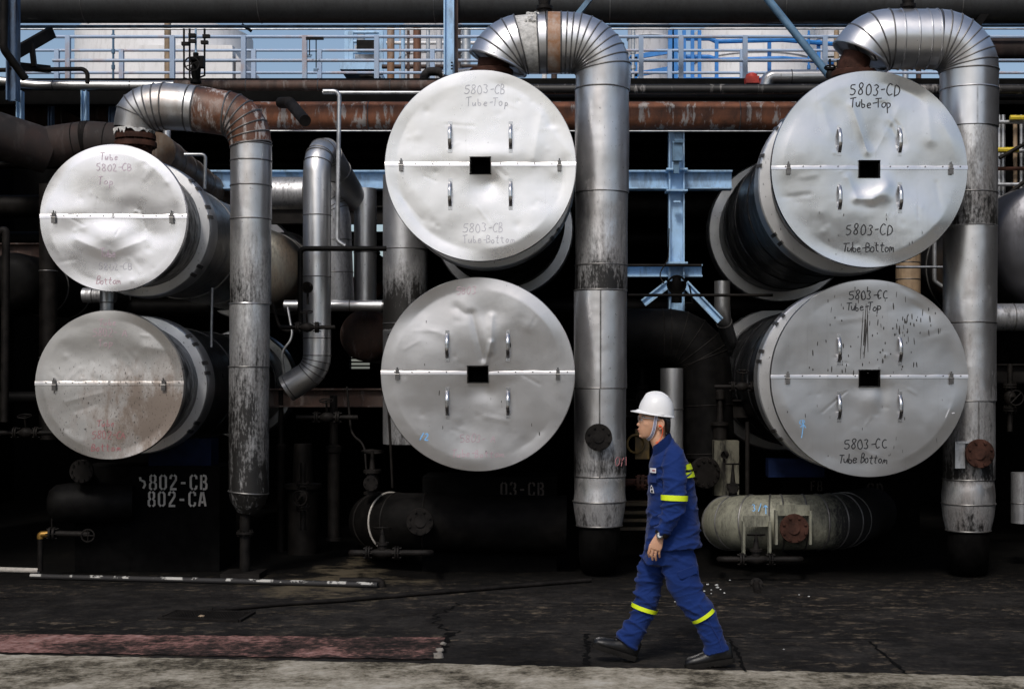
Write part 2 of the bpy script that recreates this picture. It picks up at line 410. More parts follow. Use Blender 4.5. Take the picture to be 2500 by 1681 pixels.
# ------------------------------------------------------------------ handwriting
GL = {
 '5': [[(.55,1),(.1,.98),(.08,.58),(.35,.62),(.55,.42),(.5,.12),(.25,0),(.03,.1)]],
 '8': [[(.5,.85),(.3,1),(.1,.85),(.15,.65),(.45,.4),(.5,.15),(.28,0),(.08,.15),(.12,.38),(.42,.62),(.5,.85)]],
 '0': [[(.3,1),(.1,.8),(.05,.45),(.15,.08),(.32,0),(.5,.2),(.52,.6),(.42,.92),(.3,1)]],
 '3': [[(.08,.9),(.3,1),(.5,.82),(.25,.55),(.52,.32),(.3,0),(.05,.1)]],
 '2': [[(.08,.8),(.25,1),(.5,.85),(.42,.55),(.05,.02),(.58,.02)]],
 '-': [[(.1,.45),(.5,.5)]], ' ': [],
 'C': [[(.55,.85),(.35,1),(.1,.7),(.08,.3),(.3,0),(.58,.15)]],
 'B': [[(.1,0),(.12,1),(.45,.9),(.45,.6),(.14,.52),(.52,.42),(.5,.1),(.1,0)]],
 'D': [[(.12,0),(.12,1),(.45,.85),(.58,.5),(.45,.12),(.12,0)]],
 'A': [[(.02,0),(.3,1),(.55,0)],[(.12,.4),(.45,.4)]],
 'T': [[(0,.92),(.62,1)],[(.3,.97),(.28,0)]],
 'u': [[(.08,.5),(.1,.1),(.28,.02),(.45,.45)],[(.45,.5),(.46,0)]],
 'b': [[(.1,.95),(.1,.02),(.4,.05),(.45,.35),(.12,.42)]],
 'e': [[(.05,.28),(.42,.32),(.38,.5),(.15,.5),(.06,.2),(.2,0),(.48,.1)]],
 'o': [[(.25,.5),(.06,.3),(.12,.05),(.3,0),(.46,.2),(.4,.45),(.25,.5)]],
 'p': [[(.1,.5),(.08,-.4)],[(.1,.45),(.4,.45),(.45,.15),(.12,.02)]],
 't': [[(.22,.9),(.2,.05),(.4,.02)],[(.02,.6),(.42,.62)]],
 'm': [[(.05,0),(.08,.45),(.25,.45),(.28,.05),(.3,.4),(.48,.42),(.52,0)]],
 '^': [[(.3,-.4),(.3,1)],[(.05,.6),(.3,1),(.55,.6)]],
 'K': [[(.1,0),(.1,1)],[(.5,1),(.12,.45),(.5,0)]], 'I': [[(.3,0),(.3,1)]], 'S': [[(.5,.9),(.2,1),(.1,.7),(.45,.4),(.4,.05),(.05,.1)]],
 'O': [[(.3,1),(.1,.8),(.05,.45),(.15,.08),(.32,0),(.5,.2),(.52,.6),(.42,.92),(.3,1)]], 'Y': [[(.05,1),(.3,.5),(.55,1)],[(.3,.5),(.28,0)]],
 '/': [[(.1,0),(.5,1)]],
}
def write(text, cx, cz, h, surf, wd, adv=.68, seed=0, skip=(), slope=0.0):
    """strokes of text centred on (cx, cz); surf(x, z) gives the point on the sheet they are drawn on"""
    r2 = random.Random(len(text) * 31 + seed)
    mb = MB(); x = cx - len(text) * adv * h / 2
    for i, ch in enumerate(text):
        if i not in skip:
            dy = r2.uniform(-.06, .06) * h + slope * (i - len(text) / 2) * h
            hs_ = r2.uniform(.88, 1.14); sl_ = r2.uniform(-.02, .16); wj = r2.uniform(.86, 1.12)
            for st in GL[ch]:
                st = [(a * wj + r2.uniform(-.035, .035), b * hs_ + r2.uniform(-.035, .035)) for a, b in st]; pts = []
                for (ax, az), (bx, bz) in zip(st, st[1:]):
                    for k in range(3):
                        q = k / 3; pts.append((ax + (bx - ax) * q, az + (bz - az) * q))
                pts.append(st[-1])
                sm = [pts[0]] + [tuple((pts[j - 1][t] + 2 * pts[j][t] + pts[j + 1][t]) / 4 for t in (0, 1)) for j in range(1, len(pts) - 1)] + [pts[-1]]
                mb.ribbon([surf(x + px * h + sl_ * pz * h, cz - h / 2 + pz * h + dy) for px, pz in sm], wd)
        x += adv * h * (.7 if ch in '- ' else 1)
    return mb

# ------------------------------------------------------------------ heat exchangers
Y0 = 12.7
def cover_mat(name, base, rough, seed, dirt=None, blue=0.0, streak=.12):
    m = Mat(name); off = (seed * 2.3, seed * .9, seed * 1.7)
    n3 = m.noise(m.pos((1.6, 1, 1.6), off), 1, 4, .6)
    c = m.mix(m.ramp(n3, [(.3, 0.0), (.7, 1.0)]), base, tuple(x * .86 for x in base))
    st = m.noise(m.pos((22, 1, 1.1), off), 1, 6, .7)
    c = m.mix(m.math('MULTIPLY', m.ramp(st, [(.58, 0.0), (.78, 1.0)]), streak), c, (.20, .18, .15))
    sp = m.noise(m.pos((70, 5, 30), off), 1, 2, .5)
    spm = m.ramp(sp, [(.74, 0.0), (.79, 1.0)])
    c = m.mix(m.math('MULTIPLY', spm, .5), c, (.10, .09, .08))
    met = .95; ro = m.math('MULTIPLY_ADD', m.noise(m.pos((3, 3, 3), off), 1.5, 6, .65), .18, rough - .09)
    if dirt:
        cx, cz, rad = dirt
        p = m.add('SeparateXYZ', {'Vector': m.add('NewGeometry').outputs['Position']})
        dx = m.math('SUBTRACT', p.outputs[0], cx); dz = m.math('SUBTRACT', p.outputs[2], cz)
        dist = m.math('SQRT', m.math('ADD', m.math('MULTIPLY', dx, dx), m.math('MULTIPLY', m.math('MULTIPLY', dz, dz), 2.0)))
        gr = m.math('SUBTRACT', 1.0, m.math('DIVIDE', dist, rad))
        s1 = m.noise(m.pos((9, 1, 4), off), 1, 8, .75); s2 = m.noise(m.pos((60, 1, 34), off), 1, 3, .6)
        dm = m.math('MULTIPLY', m.math('ADD', m.math('MULTIPLY', gr, .9), m.math('MULTIPLY', m.math('SUBTRACT', s1, .5), 1.9)), 1.7, clamp=True)
        c = m.mix(m.math('MULTIPLY', dm, .85), c, (.15, .105, .072))
        s2m = m.math('MULTIPLY', m.ramp(s2, [(.60, 0.0), (.68, 1.0)]), m.math('ADD', m.math('MULTIPLY', gr, 1.2), .62, clamp=True))
        c = m.mix(m.math('MULTIPLY', s2m, .8), c, (.025, .02, .016))
        met = m.math('MULTIPLY_ADD', m.math('MAXIMUM', dm, s2m), -.62, .95); ro = m.math('ADD', ro, m.math('MULTIPLY', dm, .12))
    m.bump(m.noise(m.pos((1, 1, 1), off), 3.0, 3, .55), .05, .05)
    return m.out(Base_Color=c, Metallic=met, Roughness=ro)

def seg_d(px, pz, a, b):
    ax, az = a; bx, bz = b; vx, vz = bx - ax, bz - az; l2 = vx * vx + vz * vz
    t = max(0, min(1, ((px - ax) * vx + (pz - az) * vz) / l2)) if l2 else 0
    return math.hypot(px - ax - vx * t, pz - az - vz * t)
def make_disp(dents, creases, c, rad, seed, amp):
    r6 = random.Random(seed * 13); ding = []; crs = []
    for _ in range(26):
        a_, q_ = r6.uniform(0, 6.283), rad * math.sqrt(r6.random()) * .95; ding.append((q_ * math.cos(a_), q_ * math.sin(a_), r6.choice((-1, -1, 1)) * r6.uniform(.0004, .0016), r6.uniform(.008, .03)))
    for _ in range(9):
        a_, q_, l_ = r6.uniform(0, 6.283), rad * math.sqrt(r6.random()) * .85, r6.uniform(.05, .28); b_ = r6.uniform(0, 6.283)
        x_, z_ = q_ * math.cos(a_), q_ * math.sin(a_); crs.append(((x_, z_), (x_ + l_ * math.cos(b_), z_ + l_ * math.sin(b_)), r6.choice((-1, 1)) * r6.uniform(.0005, .0014), r6.uniform(.014, .04)))
    def f(x, z):                               # metres towards the viewer; x, z relative to the centre
        d = 0
        for (dx, dz, a_, sx, sz) in dents:
            e = ((x - dx) / sx) ** 2 + ((z - dz) / sz) ** 2
            if e < 12: d += .5 * a_ * math.exp(-e / 2)
        for (p, q, a_, wd) in creases:
            e = seg_d(x, z, p, q) / wd
            if e < 5: d += .5 * a_ * max(0, 1 - e / 1.8) ** 1.5
        d += amp * mn.noise(Vector((x * 2.4 + seed, z * 2.4, seed * .7))) + amp * .3 * mn.noise(Vector((x * 7 + seed, z * 7, seed)))
        for (dx, dz, a_, s_) in ding:
            e = ((x - dx) ** 2 + (z - dz) ** 2) / (s_ * s_)
            if e < 9: d += a_ * math.exp(-e / 2)
        for (p, q, a_, wd) in crs:
            e = seg_d(x, z, p, q) / wd
            if e < 1: d += a_ * (1 - e)
        d += .030 * mn.noise(Vector((x * 1.1 + seed * 2, z * 1.4, seed))) + .0025 * mn.noise(Vector((x * 3.1 + seed, z * 3.6, seed + 4)))
        ed = max(0.0, min(1.0, (rad - math.hypot(x, z)) / (.12 * rad)))
        return d * ed
    return f

def exchanger(label, xv, yv, rv, mats, hole, seed, dents=(), creases=(), amp=.004, texts=(), drips=(), seam_dy=2, drum_m='gloss', shell_m='black', back=18.2, latch_dx=.83):
    c = P(xv, yv, Y0); rad = L(rv, Y0)
    vx = lambda x: (x - xv) * Y0 / F
    vz = lambda y: -(y - yv) * Y0 / F
    t = thing('heat_exchanger', label, 'heat exchanger', (c.x, Y0, c.z - rad), 'stacked heat exchangers with dented silver end covers')
    disp = make_disp([(vx(a), vz(b), d, L(e, Y0), L(f, Y0)) for a, b, d, e, f in dents],
                     [((vx(a), vz(b)), (vx(e), vz(f)), d, L(wd, Y0)) for a, b, e, f, d, wd in creases], c, rad, seed, amp)
    def surf(x, z, lift=.003): return Vector((c.x + x, Y0 - disp(x, z) - lift, c.z + z))
    hs = L(22, Y0) if hole else 0.0; hz = L(18, Y0) if hole else 0
    zs = -L(seam_dy, Y0)
    for up in (1, -1):
        mb = MB(); na, nr = 150, 64; rows = []
        for j in range(nr + 1):
            row = []; q = j / nr
            for i in range(na + 1):
                th = math.pi * i / na; dx, dz = math.cos(th), math.sin(th) * up
                if hole:
                    k = min(hs / max(abs(dx), 1e-6), hz / max(abs(dz), 1e-6)); r0 = k
                else: r0 = .004
                r_ = r0 + (rad - r0) * q
                x, z = dx * r_, dz * r_
                if abs(z) < 1e-6: z = 0
                row.append((x, z))
            rows.append(row)
        pr = [[surf(x, z, 0) for x, z in row] for row in rows]
        pr.append([p + Vector((0, .018, 0)) + Vector((p.x - c.x, 0, p.z - c.z)).normalized() * .006 for p in pr[-1]])   # rolled lip
        pr.append([p + Vector((0, .035, 0)) for p in pr[-1]])
        mb.rows(pr, False)
        if up == 1:                            # folded seam lip over the joint
            for s_ in (-1, 1):
                x0 = s_ * (hs + .012); x1 = s_ * rad * 1.004; n = 40; lr = []
                for i in range(n + 1):
                    x = x0 + (x1 - x0) * i / n; b0 = -disp(x, 0)
                    bw = .006 * mn.noise(Vector((x * 9, seed, 0)))
                    lr.append([Vector((c.x + x, Y0 + b0 - o, c.z + z)) for o, z in ((.0008, .032 + bw), (.0022, .029 + bw), (.0036, .006), (.0042, -.004), (.0005, -.006))])
                mb.rows(lr, False)
        mb.mi = 1
        for i in range(-5, 6):                   # screw heads along the joint
            x = i * rad / 5.6 + .03
            if abs(x) > hs + .04 and up == 1:
                y_ = surf(x, .022, 0).y - .006; mb.tube([(c.x + x, y_, c.z + .022), (c.x + x, y_ - .005, c.z + .022)], .0055, 6)
        # drips of grease belong to the sheet
        mb.mi = 1; r2 = random.Random(seed)
        for (x0, y0, x1, y1, n, l0, l1, wd) in drips:
            for _ in range(n):
                px, py = r2.uniform(x0, x1), r2.uniform(y0, y1); ln = l0 + (l1 - l0) * r2.random() ** 2.2; w_ = wd * r2.uniform(.35, 1.05)
                X, Z = vx(px), vz(py)
                if (Z > .05) != (up == 1) or abs(Z) < .05 or math.hypot(X, Z) > rad * .96: continue
                if abs(X) < hs + .02 and Z - L(ln, Y0) < hz + .02 and Z > -hz: ln = max(2, (Z - hz - .02) * F / Y0)
                sk = r2.uniform(-.12, .12)
                mb.ribbon([surf(X + sk * L(ln, Y0) * q, Z - L(ln, Y0) * q, .0025) for q in (0, .2, .4, .6, .8, 1)], w_, taper=True)
        mb.build('cover_panel', [mats, M['grease']], t, ang=50)
    if hole:
        mb = MB()
        for s_ in (-1, 1):
            mb.box((c.x + s_ * (hs + .004), Y0 + .10, c.z), (.006, .24, 2 * hz), None)
            mb.box((c.x, Y0 + .10, c.z + s_ * (hz + .004)), (2 * hs + .02, .24, .006), None)
        mb.box((c.x, Y0 + .225, c.z), (2 * hs, .01, 2 * hz)); mb.box((c.x - .02, Y0 + .2, c.z - .03), (.09, .03, .11))
        mb.build('sight_hole', M['shade_black'], t)
        for hx, hy in HANDLES:
            mb = MB(); X, Z = L(hx, Y0), L(hy, Y0); hl = L(27, Y0); b0 = surf(X, Z, 0).y
            prof = []
            for i in range(13):
                q = i / 12; zz = Z + hl * (1 - 2 * q); bow = .055 * min(1, 3.2 * min(q, 1 - q)) ** .7
                prof.append((c.x + X, surf(X, zz, 0).y - .006 - bow, c.z + zz))
            mb.tube(prof, [(.008, .016)] * 13, 10)
            for s_ in (1, -1):
                zz = Z + s_ * (hl + .012); y_ = surf(X, zz, 0).y
                mb.box((c.x + X, y_ - .004, c.z + zz), (.036, .008, .04))
                mb.tube([(c.x + X, y_ - .006, c.z + zz), (c.x + X, y_ - .014, c.z + zz)], .007, 8)
            mb.build('handle', M['handle'], t)
    for s_ in (-1, 1):
        mb = MB(); X = s_ * rad * latch_dx; y_ = surf(X, .02, 0).y - .012
        mb.box((c.x + X, y_ - .008, c.z + .02), (.03, .016, .045)); mb.box((c.x + X, y_ - .012, c.z - .025), (.036, .012, .05))
        mb.tube([(c.x + X - .02, y_ - .014, c.z), (c.x + X + .02, y_ - .014, c.z)], .007, 8)
        mb.tube([(c.x + X, y_ - .01, c.z + .04), (c.x + X, y_ - .01, c.z + .062)], .006, 8)
        mb.build('latch', M['latch'], t)
    # black drum right behind the cover, slightly crumpled
    mb = MB(); rows = []
    for j in range(9):
        y_ = Y0 + .032 + j * .106; row = []
        for i in range(72):
            th = 2 * math.pi * i / 72
            k = (.86 if j else .95) + .007 * mn.noise(Vector((math.cos(th) * 4 + seed, math.sin(th) * 4, j * .5)))
            row.append(Vector((c.x + rad * k * math.cos(th), y_, c.z + rad * k * math.sin(th))))
        rows.append(row)
    mb.rows(rows, True, False); mb.build('front_drum', M[drum_m], t)
    # bare aluminium band with its clips
    mb = MB(); mb.lathe((c.x, Y0 + .87, c.z), (0, 1, 0), [(-.01, rad * .80), (0, rad * .985), (.012, rad * 1.0), (.05, rad * 1.002), (.27, rad * 1.002), (.30, rad * .995), (.301, rad * .90)], 72, False)
    mb.mi = 1
    for th in (R(14), R(40), R(-38), R(140), R(166), R(218)):
        for o in (-.05, .05):
            a_ = th + o / rad; e = Vector((math.cos(a_), 0, math.sin(a_)))
            mb.bar(c + Vector((0, .845, 0)) + e * rad * .985, c + Vector((0, .96, 0)) + e * rad * 1.012, .035, .014, e)
    mb.build('jacket_band', [M['band'], M['latch']], t)
    # long oily shell and the far flange
    mb = MB(); mb.lathe((c.x, Y0 + 1.171, c.z), (0, 1, 0), [(0, rad * .88), (.15, rad * .89), (back - Y0 - 2.1, rad * .89), (back - Y0 - 1.5, rad * .88)], 60)
    for q in (1.2, 2.3, 3.3): mb.ring((c.x, Y0 + 1.15 + q, c.z), (0, 1, 0), rad * .89, .012, 60, 6)
    mb.build('shell', M[shell_m], t)
    mb = MB(); mb.lathe((c.x, back - .30, c.z), (0, 1, 0), [(-.01, rad * .80), (0, rad * 1.01), (.02, rad * 1.03), (.30, rad * 1.03), (.301, rad * .8)], 60)
    mb.build('rear_flange', M['band'], t)
    for tx in texts:
        s_, x, y, h, ink, wd = tx[:6]; kw = tx[6] if len(tx) > 6 else {}
        mb = write(s_, vx(x), vz(y), L(h, Y0), surf, L(wd, Y0), seed=seed, **kw)
        mb.build('marking', M[ink], t, smooth=False, keep=True)
    return t, c, rad

HANDLES = [(-69, -65), (69, -65), (-69, 65), (69, 65)]
M['band'] = alu('jacket_aluminium', base=(.78, .78, .78), rough=.40, lvl=.12, seed=11, dents=.15)
M['clad'] = alu('barrel_cladding', base=(.50, .50, .50), rough=.34, lvl=.42, seed=12, dents=.35)
M['darkclad'] = alu('dark_barrel_cladding', base=(.16, .16, .165), rough=.30, lvl=.45, seed=13, dents=.4)
C1 = cover_mat('bright_cover', (.88, .868, .865), .29, 1)
C2 = cover_mat('satin_cover', (.60, .588, .583), .33, 2)
C3 = cover_mat('bluish_cover', (.66, .664, .675), .25, 3, streak=.18)
C4 = cover_mat('spattered_cover', (.57, .566, .567), .33, 4, streak=.2)
C5 = cover_mat('soft_cover', (.85, .835, .85), .28, 5)
lb = P(370, 950, Y0)
C6 = cover_mat('dirty_cover', (.60, .582, .56), .34, 6, dirt=(lb.x, lb.z, .86))

exchanger('brightest silver end cover with grey 5803-CB writing, upper tank of the middle stack', 1094, 377, 217, C1, True, 1,
    dents=[(1105, 425, -.030, 26, 22), (1120, 412, -.015, 10, 14), (1068, 352, .010, 40, 20), (985, 400, -.010, 60, 25), (905, 470, -.012, 40, 40), (1210, 300, .008, 40, 60), (1250, 420, -.008, 40, 30), (1130, 350, .012, 40, 14), (985, 480, .012, 60, 40), (1180, 520, -.006, 40, 40), (1020, 240, -.006, 70, 40)],
    creases=[(1232, 262, 1215, 360, .006, 14), (1240, 280, 1296, 345, .005, 16), (890, 420, 960, 500, -.008, 18), (920, 520, 1010, 570, .006, 14)],
    texts=[('5803-CB', 1107, 203, 21, 'inkgrey', 2.0), ('Tube-Top', 1113, 232, 19, 'inkgrey', 2.0), ('5803-CB', 1103, 518, 21, 'inkfaint', 1.6), ('Tube-Bottom', 1115, 544, 18, 'inkfaint', 1.5, dict(adv=.62))])
exchanger('grey silver end cover with pink writing and swirled dent, lower tank of the middle stack', 1088, 852, 220, C2, True, 2,
    dents=[(1085, 740, .020, 50, 40), (1110, 715, -.018, 26, 18), (1108, 880, -.028, 24, 20), (1118, 872, .012, 10, 14), (1070, 900, -.010, 40, 20), (1110, 790, .012, 16, 30), (960, 780, .006, 60, 40), (1000, 960, -.007, 70, 40), (1200, 760, -.006, 60, 60), (1203, 745, .006, 10, 9)],
    creases=[(1075, 715, 1100, 815, -.014, 9), (1120, 720, 1118, 800, .012, 8), (970, 748, 1018, 764, .004, 10), (1118, 780, 1105, 830, .014, 6), (1040, 700, 1060, 715, -.010, 10)],
    texts=[('5803', 1062, 662, 17, 'inkpink', 1.5), ('5803-CA', 1090, 998, 18, 'inkpink', 1.5, dict(skip=(5,))), ('Tube-Bottom', 1090, 1032, 17, 'inkpink', 1.6, dict(adv=.66)), ('/2', 966, 994, 16, 'chalkblue', 2.6)],
    drips=[(960, 720, 1260, 1050, 12, 5, 12, .010)])
exchanger('blue tinted silver end cover with black 5803-CD writing, upper tank of the right stack', 1980, 385, 223, C3, True, 3, shell_m='gloss',
    dents=[(1985, 330, -.020, 32, 36), (1960, 425, -.020, 20, 26), (1990, 445, .018, 30, 12), (2015, 430, .014, 12, 24), (1820, 320, .009, 40, 40), (2110, 400, -.009, 40, 50), (2100, 250, .008, 50, 40), (1900, 500, .008, 60, 40), (2030, 520, -.008, 50, 40), (1900, 250, -.008, 50, 40)],
    creases=[(2048, 245, 1995, 345, .008, 18), (2030, 290, 2052, 330, -.010, 12), (1940, 240, 1975, 345, .012, 10), (1930, 405, 1950, 450, .007, 10), (1950, 452, 1985, 455, .009, 11), (1985, 455, 2022, 425, .009, 11), (1870, 230, 1890, 300, .006, 14), (2110, 200, 2120, 320, .006, 12)],
    texts=[('5803-CD', 1996, 205, 25, 'inkblack', 2.6, dict(adv=.70)), ('Tube-Top', 1985, 234, 23, 'inkblack', 2.4, dict(adv=.55)), ('5803-CD', 1982, 524, 23, 'inkblack', 2.5, dict(adv=.70)), ('Tube-Bottom', 1978, 562, 22, 'inkblack', 2.4, dict(adv=.50))],
    drips=[(1850, 480, 2100, 580, 14, 3, 8, .007)])
exchanger('silver end cover spattered with dark drips under 5803-CC writing, lower tank of the right stack', 1980, 861, 224, C4, True, 4, shell_m='gloss',
    dents=[(1990, 900, .012, 26, 20), (2010, 905, -.016, 10, 26), (1985, 885, -.014, 30, 14), (2110, 700, -.020, 30, 16), (1850, 780, .005, 60, 60), (2080, 950, .005, 60, 50), (1970, 800, -.005, 50, 50)],
    creases=[(2060, 650, 2140, 700, -.022, 9)],
    texts=[('5803-CC', 1980, 671, 20, 'inkblack', 2.4, dict(adv=.68)), ('Tube-Top', 1968, 697, 20, 'inkblack', 2.3, dict(adv=.52)), ('5803-CC', 1974, 1010, 22, 'inkblack', 2.5, dict(adv=.68)), ('Tube Bottom', 1966, 1044, 21, 'inkblack', 2.4, dict(adv=.49)), ('CD', 1826, 960, 9, 'chalkblue', 1.6), ('^', 1827, 977, 22, 'chalkblue', 1.8), ('/-', 2164, 940, 20, 'chalkwhite', 2.0)],
    drips=[(1840, 650, 2100, 860, 70, 5, 16, .011), (2030, 640, 2150, 760, 34, 5, 16, .012), (1960, 690, 1978, 730, 5, 60, 110, .016), (1780, 880, 2150, 1050, 26, 4, 12, .008), (1900, 720, 2080, 860, 26, 4, 18, .013), (2130, 860, 2170, 870, 8, 12, 30, .010)])
exchanger('smaller bright silver end cover with mauve 5802-CB writing, upper tank of the left stack', 258, 496, 167, C5, False, 5, seam_dy=5, shell_m='clad', latch_dx=.80,
    dents=[(250, 540, .036, 50, 30), (175, 530, -.016, 35, 18), (340, 535, -.016, 35, 18), (250, 500, -.012, 60, 14), (330, 460, .010, 50, 22), (200, 440, -.008, 60, 30), (150, 480, .008, 30, 20), (270, 600, -.008, 70, 30), (300, 470, -.008, 20, 12)],
    creases=[(175, 545, 240, 575, .008, 12), (330, 545, 260, 575, .008, 12)],
    texts=[('Tube', 250, 357, 16, 'inkmauve', 1.5), ('5802-CB', 263, 381, 18, 'inkmauve', 1.6), ('Top', 243, 412, 18, 'inkmauve', 1.6), ('Tube', 246, 576, 18, 'inkmauve', 1.6, dict(adv=.5)), ('5802-CB', 265, 606, 17, 'inkfaint', 1.4), ('Bottom', 246, 638, 18, 'inkpink', 1.7, dict(adv=.52))])
exchanger('smaller silver end cover soiled brown on its lower right, lower tank of the left stack', 249, 876, 169, C6, False, 6, seam_dy=5, shell_m='darkclad', latch_dx=.73,
    dents=[(280, 760, .016, 60, 24), (200, 800, -.012, 60, 22), (330, 790, .010, 50, 20), (250, 835, -.008, 80, 20), (180, 740, -.008, 40, 20), (250, 1000, .006, 70, 30), (230, 925, -.006, 60, 14)],
    creases=[(150, 915, 235, 893, .003, 6), (330, 790, 400, 800, .006, 10)],
    texts=[('Tube', 246, 733, 16, 'inkpink', 1.5), ('5802-CA', 252, 757, 17, 'inkpink', 1.5, dict(skip=(5,))), ('Top', 241, 780, 17, 'inkpink', 1.5), ('Tube', 242, 963, 16, 'inkred', 1.5), ('5802-CA', 250, 990, 17, 'inkred', 1.5), ('Bottom', 242, 1018, 17, 'inkred', 1.7)],
    drips=[(120, 830, 400, 1010, 60, 2, 7, .008)])

# ------------------------------------------------------------------ big insulated pipes in front
def vpath(pts, Y): return [P(p[0], p[1], p[2] if len(p) > 2 else Y) for p in pts]
def arcv(cx, cy, r_, a0, a1, n): return [(cx + r_ * math.cos(R(a0 + (a1 - a0) * i / n)), cy - r_ * math.sin(R(a0 + (a1 - a0) * i / n))) for i in range(n + 1)]
def section(pts, rs, mat, parent, name='jacket_section', seams=(), Y=13.3, vline=None, smat='seam', n=40, caps=True, wob=.0, seed=0):
    """one run of sheet metal jacket; pts in view units, seams: indices that get a lap band"""
    mb = MB(); W3 = vpath(pts, Y); rr = [L(r_, Y) for r_ in rs] if isinstance(rs, (list, tuple)) else [L(rs, Y)] * len(W3)
    mb.tube(W3, rr, n, caps)
    if wob:
        for v in mb.bm.verts:
            k = mn.noise(v.co * 2.6 + Vector((seed, 0, 0))) * wob + mn.noise(v.co * 7 + Vector((seed, 5, 0))) * wob * .35
            v.co += Vector((k, -k, k * .4))
    mb.mi = 1
    for i in seams:
        d = (W3[min(i + 1, len(W3) - 1)] - W3[max(i - 1, 0)])
        mb.ring(W3[i], d, rr[i], .0075, 48, 6, 1.1)
    if vline:
        x, y0, y1 = vline; a, b = P(x, y0, Y), P(x, y1, Y); cx = W3[0].x; o = a.x - cx
        dy = -math.sqrt(max(rr[0] ** 2 - o * o, 0))
        mb.bar((a.x, Y + dy, a.z), (b.x, Y + dy, b.z), .014, .010, (0, -1, 0))
    return mb.build(name, [mat, M[smat]], parent, ang=50)
def vrun(x, y0, y1, step=18):
    n = max(2, int(abs(y1 - y0) / step)); return [(x, y0 + (y1 - y0) * i / n) for i in range(n + 1)]

YP = 13.3
# middle arch
t = thing('insulated_pipe', 'tall silver arched pipe with ragged gap in its lagging, right beside the middle stack', 'pipe', P(1370, 1250, YP), 'silver arched pipes rising beside the stacks')
A1 = alu('arch_aluminium', base=(.74, .74, .76), rough=.34, lvl=.16, seed=21, dents=.2, brown=.25)
A2 = alu('riser_aluminium', base=(.76, .75, .75), rough=.36, seed=22, dents=.25, brown=.2,
         bands=[(zat(1200, YP), .75), (zat(1140, YP), .62), (zat(1100, YP), .35), (zat(1070, YP), .80), (zat(1010, YP), .55), (zat(940, YP), .25), (zat(800, YP), .2), (zat(668, YP), .12), (zat(660, YP), .86), (zat(610, YP), .78), (zat(560, YP), .60), (zat(450, YP), .40), (zat(330, YP), .22), (zat(150, YP), .15)])
la = arcv(1200, 172, 72, 157, 101, 8)
section(la, 68, A1, t, 'elbow_jacket', (2, 4, 6, 8), YP, caps=False)
section([(1172, 103), (1186, 101), (1200, 100), (1212, 99.5), (1228, 99)], 66, M['wool'], t, 'bare_lagging', (), YP, wob=.02)
rs_ = [(1226, 98), (1245, 97)]
section(rs_, 68, A1, t, 'jacket_section', (0,), YP)
section([(1246, 97), (1278, 97)], 68.5, rusty('rust_streaked_sheet', 9, .2, .1, base=((.45, .42, .38), (.30, .15, .075), (.50, .46, .42)), rough=.45), t, 'rusted_sleeve', (0, 1), YP)
section([(1279, 97), (1290, 97)] + arcv(1302, 170, 72, 90, 0, 9) + [(1373, 205)], [68, 68] + [68 - i * .55 for i in range(10)] + [62], A1, t, 'elbow_jacket', (1, 2, 3, 4, 5, 6, 7, 8, 9, 10), YP)
section(vrun(1371, 205, 440), 61.5, A2, t, 'jacket_section', (0,), YP, wob=.004, seed=1)
section(vrun(1370, 440, 605), 60, A2, t, 'jacket_section', (0,), YP, wob=.004, seed=2)
section(vrun(1369, 605, 664), 60, A2, t, 'jacket_section', (0,), YP, wob=.006, seed=3)
section(vrun(1367.5, 662, 883), 60.5, A2, t, 'jacket_section', (0,), YP, (1366, 664, 883), wob=.003, seed=4)
section(vrun(1366.5, 883, 1083), 59.5, A2, t, 'jacket_section', (0,), YP, (1364, 884, 1083), wob=.004, seed=5)
section(vrun(1366, 1083, 1140), [58] * 3 + [60], A2, t, 'jacket_section', (0,), YP)
section([(1365, 1140), (1365, 1165), (1365, 1195)], [60, 57, 52], A2, t, 'tapered_jacket', (0, 2), YP)
section([(1365, 1194), (1365, 1235)] + [(1365, 1262, 13.45), (1365, 1275, 13.8), (1365, 1275, 15.5)], 47, M['black'], t, 'bare_elbow', (), YP)
mb = MB(); mb.tube([P(1363, 995, 13.3), P(1363, 995, 13.0)], L(20, YP), 24); mb.flange(P(1363, 995, 13.0), (0, -1, 0), L(31, 13), .035, 8); mb.tube([P(1363, 995, 12.965), P(1363, 995, 12.955)], L(13, 13), 24)
mb.build('blind_flange', M['iron'], t)
mb = MB(); mb.ring(P(1134, 144, YP), (.39, 0, .92), L(68, YP), .014, 48, 8); mb.lathe(P(1136, 140, YP), (.39, 0, .92), [(0, L(66, YP)), (.02, L(40, YP))], 40, False); mb.build('lagging_end_ring', [A1], t)
mb = MB(); rr3 = random.Random(5)
for k in range(26):
    a_ = rr3.uniform(R(35), R(150)); q = rr3.uniform(-15, 15)
    c = P(1212 + q, 99.5 - 66 * math.sin(a_), YP) + Vector((0, -L(66, YP) * math.cos(a_), 0))
    s_ = rr3.uniform(.015, .05); mb.box(c, (s_, s_ * .8, s_ * .6), Matrix.Rotation(rr3.uniform(0, 3), 3, Vector((rr3.random(), rr3.random(), 1)).normalized()))
mb.build('torn_wool', M['wool'], t)
mb = MB(); mb.tube([P(1119, 175, YP), P(1125, 140, YP)], L(36, YP), 28); mb.flange(P(1119, 172, YP), (0, 0, 1), L(50, YP), .05, 10); mb.build('nozzle', M['rustiron'], t)
mb = write('OYI', P(1413, 1048, YP).x, P(1413, 1048, YP).z, L(20, YP), lambda x, z: Vector((x, YP - math.sqrt(max(.0001, L(60.6, YP) ** 2 - (x - P(1366.5, 0, YP).x) ** 2)) - .006, z)), .006, adv=.5)
mb.build('marking', M['inkred'], t, smooth=False, keep=True)

